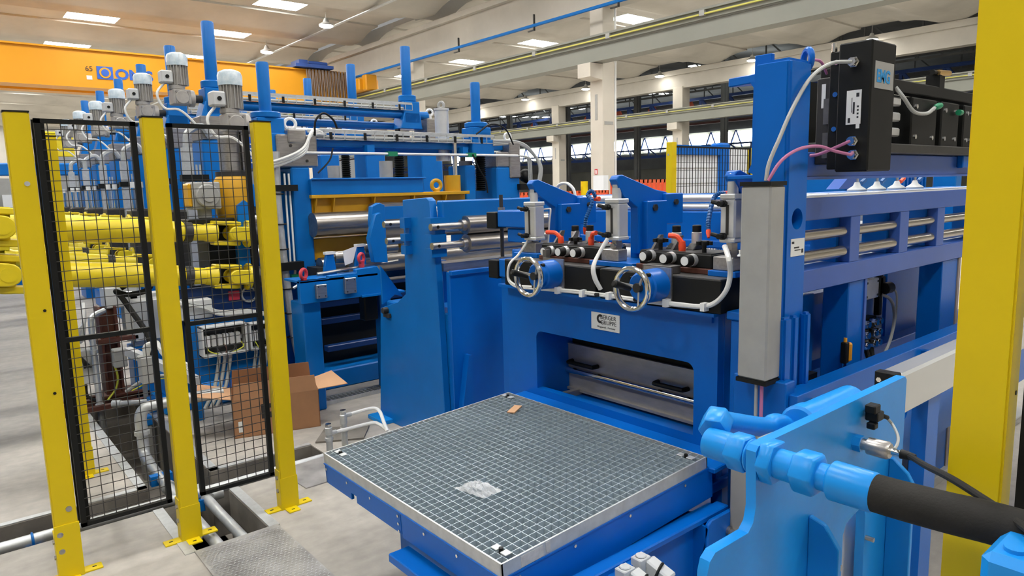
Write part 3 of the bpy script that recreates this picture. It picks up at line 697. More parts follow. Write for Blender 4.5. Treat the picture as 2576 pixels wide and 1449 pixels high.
P(t, 'black_hose', tube([(2.48, Y1-0.2, 2.08), (2.49, Y1-0.21, 2.20), (2.56, Y1-0.22, 2.26), (2.64, Y1-0.22, 2.21), (2.67, Y1-0.22, 2.14)], 0.009, 7, 5), BLACK)
P(t, 'black_hose', tube([(2.62, Y1-0.22, 1.98), (2.57, Y1-0.25, 1.88), (2.46, Y1-0.26, 1.78)], 0.007, 7, 4), BLACK)
P(t, 'black_hose', tube([(4.12, Y1-0.2, 2.14), (4.3, Y1-0.2, 2.24), (4.48, Y1-0.2, 2.2), (4.58, Y1-0.2, 2.05)], 0.008, 7, 5), BLACK)
P(t, 'black_hose', tube([(4.07, Y1-0.2, 1.95), (4.12, Y1-0.22, 1.82), (4.2, Y1-0.22, 1.70), (4.22, Y1-0.22, 1.58)], 0.008, 7, 5), BLACK)
gearmotor(1.87, 5.55, 2.10, 'grey vertical gearmotor with film-wrapped cap on the jack of the nearest stand')

# screw jack under that gearmotor
t = T('screw_jack', 'grey jack tube in an ochre yellow housing with a grey worm gearbox', 'screw jack', (1.83, 5.6, 1.40))
P(t, 'tube', [cyl((1.84, 5.6, 1.79), (1.84, 5.6, 2.10), 0.078, 20), box(1.92, 2.02, 5.55, 5.7, 1.8, 2.1)], STEEL)
P(t, 'collar', cyl((1.84, 5.6, 1.765), (1.84, 5.6, 1.80), 0.115, 22), DARK)
P(t, 'housing', lathe((1.84, 5.6, 1.40), (0, 0, 1), [(0, 0.10), (0.08, 0.13), (0.33, 0.13), (0.365, 0.11)], 24), OYEL)
P(t, 'scale_plate', [box(1.955, 2.06, 5.50, 5.505, 1.82, 2.06)], LOGOB)
P(t, 'scale_marks', [box(1.965, 2.02, 5.496, 5.502, 1.86+0.035*k, 1.87+0.035*k) for k in range(5)], LABEL)
wg = P(t, 'worm_gearbox', [box(1.50, 1.70, 5.44, 5.62, 1.52, 1.72), cyl((1.60, 5.40, 1.62), (1.60, 5.45, 1.62), 0.085, 22), cyl((1.60, 5.53, 1.45), (1.60, 5.53, 1.53), 0.05, 14)], GREY, b=0.008)
P(wg, 'cap', cyl((1.60, 5.385, 1.62), (1.60, 5.40, 1.62), 0.045, 18), GREY)
P(wg, 'side_flange', box(1.475, 1.50, 5.45, 5.61, 1.54, 1.71), OYEL, b=0.01)
P(t, 'bracket', box(1.45, 1.78, 5.42, 5.66, 1.405, 1.45), BLACK, b=0.005)
P(t, 'guide_block', xz([(1.80, 1.36), (1.88, 1.36), (1.88, 1.56), (1.855, 1.58), (1.80, 1.54)], 5.40, 5.43), MBLUE)
P(t, 'base_block', [box(1.60, 1.98, 5.52, 5.8, 0.86, 1.40)], BLACK, b=0.01)
P(t, 'guide_block', xz([(1.80, 0.9), (1.89, 0.9), (1.89, 1.26), (1.80, 1.26)], 5.46, 5.52), MBLUE)
P(t, 'pedestal', box(1.70, 2.10, 5.45, 5.8, 0.0, 0.86), MBLUE, b=0.01)
# ------------------------------------------------------------------ entry table in front of the straightener
t = T('entry_table', 'blue entry table beam with two steel pads and red lifting eyes', 'machine table', (2.4, 4.85, 0))
yf = 4.75
fp = [(1.975, 0.833), (2.74, 0.833), (2.60, 1.055), (2.42, 1.045), (2.42, 1.02), (2.2, 1.02), (2.2, 1.0), (1.975, 1.0)]
P(t, 'front_beam', xz(fp, yf, yf+0.05), MBLUE, b=0.004)
P(t, 'top_plate', [box(1.975, 2.60, yf, yf+0.28, 0.985, 1.0)], MBLUE)
P(t, 'shelf', box(2.45, 2.82, yf-0.02, yf+0.3, 0.83, 0.845), MBLUE)
P(t, 'leg', box(2.02, 2.16, yf+0.08, yf+0.3, 0, 0.83), MBLUE, b=0.008)
P(t, 'leg', box(2.72, 2.82, yf+0.2, yf+0.3, 0, 0.83), MBLUE, b=0.008)
for (x0, x1, z0, z1) in ((2.085, 2.165, 0.865, 0.965), (2.31, 2.40, 0.875, 0.99)):
    pd = P(t, 'steel_pad', box(x0, x1, yf-0.035, yf, z0, z1), STEEL, b=0.003)
    P(pd, 'backing', box(x0+0.01, x1+0.025, yf-0.012, yf+0.002, z0+0.005, z1+0.01), MBLUE)
    bolts(pd, [(x, yf-0.035, z) for x in (x0+0.015, x1-0.015) for z in (z0+0.015, z1-0.015)], (0, -1, 0), 0.005, DARK, 0.003)
P(t, 'lifting_eye', [torus((2.03, yf+0.05, 1.045), (0.5, -0.85, 0), 0.034, 0.013, 18, 8), cyl((2.03, yf+0.05, 1.0), (2.03, yf+0.05, 1.02), 0.022, 10)], RED, label='red lifting eye')
P(t, 'lifting_eye', [torus((2.50, yf+0.06, 1.12), (0.5, -0.85, 0), 0.034, 0.013, 18, 8), cyl((2.50, yf+0.06, 1.05), (2.50, yf+0.06, 1.10), 0.022, 10)], RED, label='red lifting eye')
P(t, 'guide_post', prism([A(*q, Y=yf+0.04) for q in ((942, 660), (930, 600), (945, 540), (958, 535), (972, 600), (976, 660))], (0, 0.06, 0)), MBLUE, b=0.003)
P(t, 'guide_head', prism([A(*q, Y=yf+0.12) for q in ((934, 560), (936, 520), (955, 510), (968, 516), (975, 660), (950, 660))], (0, 0.06, 0)), MBLUE, b=0.003)
P(t, 'guide_beam', box(2.66, 3.3, yf+0.13, yf+0.2, 1.40, 1.50), MBLUE)
for q0 in ((828, 655), (905, 635)):
    c = A(*q0, Y=yf+0.2)
    bk = P(t, 'roller_bracket', [prism([(c.x-0.05, c.y, 1.0), (c.x+0.06, c.y, 1.0), (c.x+0.04, c.y, c.z+0.045), (c.x-0.02, c.y, c.z+0.045)], (0, 0.03, 0))], MBLUE, b=0.003)
    P(bk, 'cap', box(c.x-0.03, c.x+0.05, c.y-0.01, c.y+0.035, c.z+0.045, c.z+0.065), WHITE)
    P(t, 'guide_roller', lathe((c.x+0.02, c.y+0.08, c.z+0.01), (1, 0, 0), [(0, 0.03), (0.05, 0.03), (0.055, 0.048), (0.35, 0.048)], 18), ROLL)
P(t, 'rod', cyl((2.2, yf+0.2, 1.015), (2.9, yf+0.2, 1.06), 0.012, 8), STEEL)
P(t, 'deck', box(2.16, 2.62, yf+0.1, yf+0.3, 0.86, 0.90), MBLUE)
P(t, 'dark_valve', box(2.58, 2.70, yf+0.2, yf+0.3, 0.60, 0.80), BLACK, b=0.01)
t = P(None, 'paper_sheet', prism([A(868, 668, Y=4.9), A(862, 632, Y=4.9), A(898, 618, Y=4.9), A(888, 660, Y=4.9)], (0.0, 0.002, 0)), WHITE, label='white paper sheet hung between the small rollers of the entry table', cat='paper')

# ------------------------------------------------------------------ pinch roll stand (blue, with roll shafts)
XF_ = 2.36
t = T('pinch_roll_stand', 'blue pinch roll stand with slotted bearing blocks and long steel rolls', 'roll stand', (3.4, 3.9, 0))
def fy(px, py): q = A(px, py, X=XF_); return (q.y, q.z)
plate = [(4.378, 0.03), (4.30, 0.84), (4.18, 0.84), (4.02, 0.80), (3.93, 0.87), (3.93, 1.545), (3.91, 1.57), (3.62, 1.57), (3.59, 1.555), (3.55, 1.10), (3.56, 0.0), (4.36, 0.0)]
plate = [fy(957, 1040), fy(957, 775), fy(1000, 760), fy(1020, 740), fy(1018, 660), fy(1012, 503), fy(1072, 497), fy(1080, 505), fy(1097, 690), fy(1118, 1030), (3.56, 0.0), (4.37, 0.0)]
P(t, 'front_plate', yz(plate, XF_, XF_+0.05), MBLUE, b=0.004)
P(t, 'body', [box(XF_+0.05, 4.6, 3.52, 4.30, 0.0, 0.86)], MBLUE, b=0.01)
P(t, 'side_panel', [box(XF_+0.04, 4.6, 3.49, 3.53, 0.02, 1.12), box(XF_+0.04, 4.6, 3.47, 3.50, 1.10, 1.13)], BLUE, b=0.004)
P(t, 'side_gusset', prism([A(1168, 890, Y=3.49), A(1176, 890, Y=3.49), A(1190, 1060, Y=3.49), A(1150, 1060, Y=3.49)], (0, -0.05, 0)), BLUE)
P(t, 'top_beam', [box(XF_+0.05, 4.6, 3.55, 3.62, 1.41, 1.555)], MBLUE, b=0.008)
PS(t, 'foot', [box(2.28, 2.42, 4.2, 4.42, 0.0, 0.03)], LBLUE, b=0.004)
for (pa, pb) in (((1012, 548), (1028, 640)), ((1072, 548), (1094, 648))):
    a = A(*pa, X=XF_-0.03); b = A(*pb, X=XF_-0.03)
    s_ = P(t, 'bearing_block', [box(XF_-0.05, XF_+0.06, b.y, a.y, z0, z1) for z0, z1 in ((b.z, b.z+0.055), (b.z+0.085, a.z-0.10), (a.z-0.065, a.z))]+[box(XF_-0.015, XF_+0.055, b.y+0.006, a.y-0.006, b.z+0.006, a.z-0.006)], MBLUE)
for (px, py) in ((965, 565), (972, 607), (1083, 572), (1086, 620)):
    q = A(px, py, X=XF_-0.06)
    L_ = 0.14 if px < 1000 else 0.22
    sh = P(t, 'roll_shaft', [cyl((q.x, q.y, q.z), (q.x+L_, q.y, q.z), 0.022, 14), cyl((q.x+L_, q.y, q.z), (q.x+L_+0.03, q.y, q.z), 0.036, 16)], STEEL)
    P(sh, 'grease_hole_shade', cyl((q.x+0.04, q.y-0.023, q.z), (q.x+0.04, q.y-0.018, q.z), 0.010, 10), BLACK)  # black disc colours in the shade of a hole, nothing is bored
    if px > 1000:
        P(t, 'long_roll', lathe((q.x+0.25, q.y, q.z), (1, 0, 0), [(0, 0.045), (0.005, 0.058), (1.9, 0.058)], 22), ROLL)
P(t, 'back_roll', lathe((2.55, 3.98, 1.42), (1, 0, 0), [(0, 0.09), (1.9, 0.09)], 22), ROLL)
P(t, 'sill', box(XF_+0.05, 4.5, 3.56, 3.7, 1.12, 1.17), STEEL)
q = A(975, 787, X=XF_)
lt = P(t, 'latch', [cyl((XF_-0.04, q.y, q.z+0.02), (XF_, q.y, q.z+0.02), 0.022, 12), box(XF_-0.02, XF_, q.y-0.05, q.y+0.03, q.z-0.03, q.z)], DARK, b=0.003)
P(t, 'notch_wall', [box(XF_+0.25, XF_+0.3, 3.9, 4.3, 0.84, 1.15)], MBLUE)
P(t, 'connecting_plate', prism([A(*q, Y=4.32) for q in ((955, 670), (1010, 745), (990, 740), (960, 765))], (0, -0.02, 0)), MBLUE)

# ------------------------------------------------------------------ small guide stand between pinch rolls and grinder
t = T('guide_stand', 'blue guide bracket with two black end blocks and a threaded spindle', 'guide bracket', (2.75, 3.0, 0.5))
q = A(1262, 560, X=2.62)
sp0, sp1 = A(1260, 490, X=2.55), A(1260, 650, X=2.55)
P(t, 'spindle', cyl((2.55, sp0.y, sp1.z-0.02), (2.55, sp0.y, sp0.z), 0.011, 10), DARK)
PS(t, 'spindle_nut', [hexa((2.55, sp0.y, A(1260, 525, X=2.55).z-0.012), (2.55, sp0.y, A(1260, 525, X=2.55).z+0.008), 0.022)], STEEL)
PS(t, 'spindle_nut', [hexa((2.55, sp0.y, sp1.z-0.01), (2.55, sp0.y, sp1.z+0.012), 0.022)], STEEL)
for (pa, pb, pc) in (((1233, 533), (1258, 575), (1340, 575)), ((1238, 652), (1262, 700), (1300, 700))):
    a, b, c = A(*pa, X=2.5), A(*pb, X=2.5), A(*pc, X=2.5)
    P(t, 'end_block', box(2.47, 2.55, b.y, a.y, b.z, a.z), BLACK, b=0.004)
    P(t, 'guide_arm', [box(2.48, 2.58, c.y, b.y, b.z+0.01, a.z+0.01)], BLUE, b=0.006)
P(t, 'arm_web', [box(2.50, 2.56, A(1340, 560, X=2.5).y, A(1275, 560, X=2.5).y, A(1300, 610, X=2.5).z, A(1300, 575, X=2.5).z), box(2.50, 2.62, A(1340, 560, X=2.5).y, A(1285, 560, X=2.5).y, 1.12, 1.28)], BLUE, b=0.006)
P(t, 'post', box(2.50, 2.62, A(1290, 800, X=2.5).y, A(1262, 800, X=2.5).y, 0.0, 1.13), BLUE, b=0.006)

# =================================================================== GRINDING MACHINE
GX = 2.20
def gy(px, py, X=GX): q = A(px, py, X=X); return q.y, q.z
t = T('grinding_machine', 'bright blue strip grinding machine with front opening and twin handwheels', 'machine', (2.6, 2.1, 0))
Y0, Y1_ = 1.465, 2.69            # right / left edge of the front frame
sy0, sy1, sz0, sz1 = 1.57, 2.48, 0.648, 0.935
FZ0, FZ1 = 0.50, 1.135
fr = [box(GX, GX+0.04, Y0, sy0, FZ0, FZ1), box(GX, GX+0.04, sy1, Y1_, FZ0, FZ1), box(GX, GX+0.04, sy0, sy1, sz1, FZ1), box(GX, GX+0.04, sy0, sy1, FZ0, sz0)]
# rounded corners of the opening
rc = 0.035
for cy, cz, dy, dz in ((sy0, sz1, 1, -1), (sy1, sz1, -1, -1)):
    pts = [(cy, cz)]+[(cy+dy*rc*(1-math.sin(a)), cz+dz*rc*(1-math.cos(a))) for a in [PI/2*k/6 for k in range(7)]]
    fr.append(yz(pts, GX, GX+0.04))
P(t, 'front_frame', fr, BLUE)
P(t, 'side_plate', box(GX+0.04, GX+0.72, Y0, Y0+0.05, 0.0, FZ1), BLUE, b=0.004)
P(t, 'side_plate', box(GX+0.04, GX+0.72, Y1_-0.05, Y1_, 0.0, FZ1), BLUE, b=0.004)
P(t, 'outer_plate', box(GX+0.06, GX+0.5, Y1_, Y1_+0.085, 0.0, FZ1+0.03), BLUE, b=0.006)
PS(t, 'opening_wall', [box(GX+0.04, GX+0.5, sy0-0.02, sy0, sz0-0.06, sz1), box(GX+0.04, GX+0.5, sy1, sy1+0.02, sz0-0.06, sz1), box(GX+0.04, GX+0.5, sy0, sy1, sz1, sz1+0.02), box(GX+0.04, GX+0.6, sy0, sy1, sz0-0.08, sz0-0.06)], BLUE)
P(t, 'base_plate', [box(GX-0.10, GX+0.72, Y0-0.02, Y1_+0.05, 0.46, 0.50), box(GX+0.04, GX+0.7, Y0, Y1_, 0.0, 0.10)], BLUE, b=0.004)
P(t, 'top_lip', [box(GX-0.045, GX+0.5, Y0-0.01, Y1_+0.02, FZ1, FZ1+0.012), box(GX-0.012, GX, Y0+0.02, Y1_-0.03, FZ1-0.03, FZ1)], BLUE)
P(t, 'slide_rail', [box(GX+0.05, GX+0.32, sy1-0.09, sy1-0.06, sz0-0.058, sz0-0.03)], SHEET)
P(t, 'slide_rail', [box(GX+0.05, GX+0.32, sy0+0.03, sy0+0.06, sz0-0.058, sz0-0.03)], SHEET)
P(t, 'sill_strip', [box(GX-0.02, GX, Y0, Y1_, FZ0+0.055, FZ0+0.075)], BLUE)
# maker's plate
(a0, b0), (a1, b1) = gy(1489, 783), gy(1560, 826)
pl = P(t, 'makers_plate', box(GX-0.004, GX, a1, a0, b0-0.075, b0-0.0), LABEL, label='white maker plate with BERGER GRUPPE lettering')
wy = a0-a1
lr = 0.020
lc = (a0-wy*0.32, b0-0.026)
arc = [(lc[0]+lr*math.cos(a), lc[1]+lr*math.sin(a)) for a in [math.radians(-55+290*k/20-25) for k in range(21)]]
def ringarc(c, r0, r1, a0_, a1_, n=18):
    o = [(c[0]-r1*math.cos(math.radians(a0_+(a1_-a0_)*k/n)), c[1]+r1*math.sin(math.radians(a0_+(a1_-a0_)*k/n))) for k in range(n+1)]
    i = [(c[0]-r0*math.cos(math.radians(a0_+(a1_-a0_)*k/n)), c[1]+r0*math.sin(math.radians(a0_+(a1_-a0_)*k/n))) for k in range(n+1)]
    gs = []
    for k in range(n): gs.append(yz([o[k], o[k+1], i[k+1], i[k]], GX-0.0055, GX-0.004))
    return gs
P(pl, 'emblem', ringarc((a0-wy*0.33, b0-0.026), 0.010, 0.020, 60, 300), PRINT)
TXT(pl, 'lettering', 'BERGER', 0.026, (GX-0.0045, a0-wy*0.33, b0-0.026), (0, -1, 0), (0, 0, 1), PRINT)
TXT(pl, 'lettering', 'GRUPPE', 0.026, (GX-0.0045, a0-wy*0.33, b0-0.049), (0, -1, 0), (0, 0, 1), PRINT)
TXT(pl, 'small_lettering', 'Wuppertal - Germany', 0.0115, (GX-0.0045, a0-wy*0.22, b0-0.065), (0, -1, 0), (0, 0, 1), PRINT)
# handwheels on their blue hubs
for (wx, wy_, rad, hx) in ((1327, 697, 0.082, 1368), (1587, 727, 0.0785, 1635)):
    q = A(wx, wy_, X=GX-0.20)
    hw = P(t, 'handwheel', [torus(q, (1, 0, 0), rad, 0.0085, 40, 10), torus(q+Vector((0.010, 0, 0)), (1, 0, 0), rad-0.001, 0.0085, 40, 8)], CHROME, label='polished steel handwheel')
    PS(hw, 'spoke', [beam(q+Vector((0.045, 0, 0)), q+Vector((0.012, rad*math.cos(a), rad*math.sin(a))), 0.006, 0.012) for a in (0.2, 0.2+2.1, 0.2+4.2)], GREY)
    P(hw, 'hub', cyl(q+Vector((0.03, 0, 0)), q+Vector((0.06, 0, 0)), 0.018, 14), DARK)
    P(hw, 'crank_handle', lathe(q+Vector((-0.075, 0.02, 0.028)), (1, -0.15, -0.35), [(0, 0.010), (0.005, 0.015), (0.06, 0.011), (0.085, 0.009)], 12), BLACK)
    hb = P(t, 'wheel_housing', [lathe(q+Vector((0.05, 0, 0)), (1, 0, 0), [(0, 0.050), (0.005, 0.056), (0.02, 0.057), (0.025, 0.064), (0.115, 0.066)], 28)], BLUE)
    P(hb, 'mount_plate', box(GX-0.047, GX-0.040, q.y-0.07, q.y+0.065, q.z-0.07, q.z+0.07), STEEL)
    for a in (1.0, 2.6, 4.2): P(hb, 'grub_hole_shade', cyl(q+Vector((0.055, -0.058*math.cos(a), 0.058*math.sin(a))), q+Vector((0.07, -0.0585*math.cos(a), 0.0585*math.sin(a))), 0.008, 10), BLACK)  # black plugs, the shade inside grub holes put into colour
# cross bridges and side walls behind the beams
P(t, 'rear_bridge', [box(GX+0.78, GX+0.90, 1.47, 3.0, 1.33, 1.48), box(GX+0.76, GX+0.92, 1.47, 3.0, 1.30, 1.34)], BLUE, b=0.006)
P(t, 'rear_bridge', [box(GX+1.35, GX+1.45, 1.9, 3.2, 1.44, 1.56)], BLUE, b=0.006)
for z in (1.50, 1.545): P(t, 'guide_bar', cyl((GX+0.82, 1.47, z), (GX+0.82, 2.95, z), 0.019, 12), ALU)
for x, z, r in ((GX+0.58, 1.265, 0.035), (GX+0.58, 1.17, 0.03)): P(t, 'white_roller', cyl((x, 1.48, z), (x, 2.5, z), r, 18), WHITE)
P(t, 'inner_deck', box(GX+0.3, GX+0.95, 1.47, 2.68, 1.08, 1.13), BLUE)
P(t, 'wiper_block', [box(GX+0.62, GX+0.68, 1.5, 2.4, 1.20, 1.235)], ORNG2)
# black tool beams on top of the frame
BX = GX-0.04
(l0, z0), (l1, z1) = gy(1288, 653, BX), gy(1497, 671, BX)
(r0, z2), (r1, z3) = gy(1508, 671, BX), gy(1808, 694, BX)
BZ = 1.272
tb1 = P(t, 'tool_beam', box(BX, GX+0.24, l1, l0+0.06, FZ1+0.013, BZ), BLACK, b=0.003, label='black tool beam')
P(tb1, 'top_plate', box(BX+0.002, GX+0.24, l1+0.004, l0+0.055, BZ, BZ+0.003), BRUSHED)
tb2 = P(t, 'tool_beam', box(BX-0.0, GX+0.30, r1-0.01, r0, FZ1+0.013, BZ), BLACK, b=0.003, label='black tool beam')
P(tb2, 'top_plate', box(BX+0.002, GX+0.30, r1-0.006, r0-0.004, BZ, BZ+0.003), BRUSHED)
P(t, 'rib', box(GX+0.3, GX+0.34, 1.50, 2.65, FZ1, BZ), BLACK)
P(t, 'end_bracket', box(GX-0.02, GX+0.3, 1.30, 1.42, 1.13, 1.16), BLUE, b=0.004)

# pneumatic hoses clipped along the beams
def hose_on(pts, r, m_=WCABLE, name='air_hose', par=None):
    return P(par or t, name, tube([A(px, py, X=x) for px, py, x in pts], r, 8, 6), m_)
for k in range(2):
    dx = 0.012*k
    hose_on([(1328, 605, 2.30), (1305, 640, 2.2), (1282, 665, BX-0.02), (1279, 700+3*k, BX-0.02), (1300, 718+4*k, BX-0.02), (1340, 722+4*k, BX-0.015), (1440, 731+4*k, BX-0.012), (1500, 738+4*k, BX-0.012), (1560, 746+4*k, BX-0.012), (1600, 752+4*k, BX-0.012)], 0.006)
    hose_on([(1528, 600+5*k, 2.22), (1508, 635, 2.18), (1492+2*k, 670, BX-0.03), (1495+3*k, 700, BX-0.03), (1510+2*k, 728, BX-0.012)], 0.008)
    hose_on([(1822+3*k, 620, 2.2), (1832+2*k, 650, 2.1), (1836+2*k, 690, BX-0.03), (1826+2*k, 730, BX-0.03), (1800, 760+2*k, BX-0.02), (1765, 770+2*k, BX-0.012), (1700, 764+3*k, BX-0.012), (1620, 755+3*k, BX-0.012)], 0.008)
for px, py in ((1404, 730), (1466, 738), (1533, 744), (1677, 762), (1772, 772)):
    q = A(px, py, X=BX-0.02); P(t, 'hose_clip', cbox(q, 0.03, 0.018, 0.03), WHITE)
P(t, 'black_hose_end', cyl(A(1503, 741, X=BX-0.015)-Vector((0, 0.012, 0)), A(1503, 741, X=BX-0.015)+Vector((0, 0.012, 0)), 0.008, 8), BLACK)

# steel drawer in the opening
dx = 2.415
gm_ = t
(da, dz1_), (db, dz0_) = gy(1412, 858, dx), gy(1745, 1060, dx)
zt, zb_ = dz1_, sz0-0.045
da -= 0.005
t = P(gm_, 'drawer', [box(dx, dx+0.012, sy0+0.005, da, 0.70, 0.838)], SHEET, label='bare sheet steel drawer with two black handles')
P(t, 'lower_panel', [box(dx+0.004, dx+0.014, sy0+0.005, da, 0.615, 0.70)], SHEET)
P(t, 'bottom_lip', [box(dx-0.012, dx+0.012, sy0+0.005, da, 0.603, 0.615)], SHEET)
P(t, 'pull_bar', lathe((dx-0.008, sy0+0.005, 0.705), (0, 1, 0), [(0, 0.017), (da-sy0-0.005, 0.017)], 14), CHROME)
P(t, 'top_edge', box(dx-0.004, dx+0.014, sy0+0.005, da, 0.832, 0.840), SHEET)
P(gm_, 'inner_shade_back', box(dx+0.03, dx+0.04, sy0, sy1, 0.62, sz1), BLACK)  # black sheet in place of the shade inside the drawer opening
P(t, 'body', [box(dx+0.012, dx+0.25, sy0+0.01, da-0.005, 0.612, 0.70)], SHEET)
for (pa, pb) in (((1430, 906), (1493, 918)), ((1645, 957), (1720, 977))):
    a, b = A(*pa, X=dx-0.03), A(*pb, X=dx-0.03); z = (a.z+b.z)/2-0.01
    P(t, 'handle', tube([(dx, a.y, z), (dx-0.03, a.y-0.004, z), (dx-0.036, a.y-0.02, z), (dx-0.036, b.y+0.02, z), (dx-0.03, b.y+0.004, z), (dx, b.y, z)], 0.011, 8, 4), BLACK, label='black grip handle')

t = gm_
# tool heads with knobs and levers
def tool_head(knobs, blk, stars, levers, tops, name_label):
    hx = GX+0.06
    a, b = A(*blk[0], X=hx), A(*blk[1], X=hx)
    zb = BZ+0.003
    t = T('tool_head', name_label, 'tool head', ((hx+0.1), (a.y+b.y)/2, zb))
    P(t, 'base', box(hx-0.01, hx+0.17, b.y-0.01, a.y+0.01, zb, zb+0.022), RUST, b=0.003)
    P(t, 'body', [box(hx, hx+0.17, b.y, a.y, zb+0.022, zb+0.075)], BLACK, b=0.004)
    P(t, 'top_plate', [box(hx+0.005, hx+0.165, b.y+0.005, a.y-0.005, zb+0.075, zb+0.079)], DARK)
    for px, py in knobs:
        q = A(px, py, X=hx-0.055)
        kb = P(t, 'knob', lathe(q, (1, 0, 0), [(0.0, 0.019), (0.003, 0.0215), (0.034, 0.0215), (0.036, 0.019)], 20), BLACK)
        P(kb, 'dial', cyl(q-Vector((0.0015, 0, 0)), q+Vector((0.001, 0, 0)), 0.0175, 18), LABEL, label='white dial face')
        P(kb, 'scale_ring', lathe(q+Vector((0.035, 0, 0)), (1, 0, 0), [(0, 0.0235), (0.02, 0.0245), (0.024, 0.02)], 20), ALU)
    for px, py in stars:
        q = A(px, py, X=hx+0.04)
        P(t, 'star_knob', [cyl(q-Vector((0, 0, 0.008)), q+Vector((0, 0, 0.010)), 0.018, 12)]+[cyl(q+Vector((0.024*math.cos(k*PI/2.5), 0.024*math.sin(k*PI/2.5), -0.006)), q+Vector((0.024*math.cos(k*PI/2.5), 0.024*math.sin(k*PI/2.5), 0.008)), 0.009, 10) for k in range(5)]+[cyl((q.x, q.y, zb+0.075), q, 0.009, 10)], BLACK)
    for (p0, p1) in levers:
        q, e = A(*p0, X=hx+0.05), A(*p1, X=hx+0.03)
        lv = P(t, 'clamp_lever', [lathe((q.x, q.y, q.z-0.045), (0, 0, 1), [(0, 0.013), (0.03, 0.015), (0.048, 0.012)], 12), tube([q-Vector((0, 0, 0.006)), q+(e-q)*0.35+Vector((0, 0, 0.010)), q+(e-q)*0.7+Vector((0, 0, 0.006)), e], 0.0105, 8, 5)], ORANGE, label='orange-red clamping lever')
        P(lv, 'stem', cyl((q.x, q.y, zb+0.075), (q.x, q.y, q.z-0.04), 0.012, 10), BLACK)
    for px, py in tops:
        q = A(px, py, X=hx+0.14)
        kb = P(t, 'adjuster', [lathe((q.x, q.y, q.z-0.062), (0, 0, 1), [(0, 0.021), (0.045, 0.021), (0.047, 0.018)], 16)], ALU)
        P(kb, 'cap', lathe((q.x, q.y, q.z-0.015), (0, 0, 1), [(0, 0.018), (0.025, 0.018), (0.028, 0.015)], 16), BLACK)
        P(t, 'clamp_block', [prism([(q.x-0.05, q.y-0.02, zb+0.079), (q.x+0.04, q.y-0.02, zb+0.079), (q.x+0.02, q.y-0.02, q.z-0.06), (q.x-0.02, q.y-0.02, q.z-0.06)], (0, 0.04, 0))], DARK, b=0.003)
        P(t, 'knife_plate', [prism([(q.x-0.09, q.y+0.05, zb+0.079), (q.x-0.04, q.y+0.05, zb+0.079), (q.x-0.02, q.y+0.05, zb+0.135), (q.x-0.04, q.y+0.05, zb+0.135)], (0, 0.012, 0))], BRUSHED)
    return t
th = tool_head([(1366, 633), (1403, 634), (1441, 637)], ((1362, 620), (1512, 620)), [(1448, 602)], [((1411, 596), (1375, 584)), ((1487, 598), (1500, 586))], [(1447, 574), (1484, 573)], 'black tool head with three white-faced knobs on the tool beam beside the pinch rolls')
P(th, 'stop_block', box(GX-0.02, GX+0.005, A(1382, 645, X=GX).y, A(1373, 645, X=GX).y, BZ+0.003, BZ+0.06), BRUSHED)
th = tool_head([(1617, 645), (1668, 651), (1722, 657)], ((1608, 640), (1790, 640)), [(1662, 605), (1772, 612)], [((1716, 608), (1682, 592))], [(1702, 575), (1753, 574)], 'black tool head with three white-faced knobs on the tool beam beside the blue pillar')
q0, q1 = A(1624, 680, X=GX-0.01), A(1697, 680, X=GX-0.01)
P(th, 'stop_block', box(GX-0.03, GX+0.03, q1.y, q0.y, BZ+0.003, BZ+0.035), BRUSHED, b=0.002)

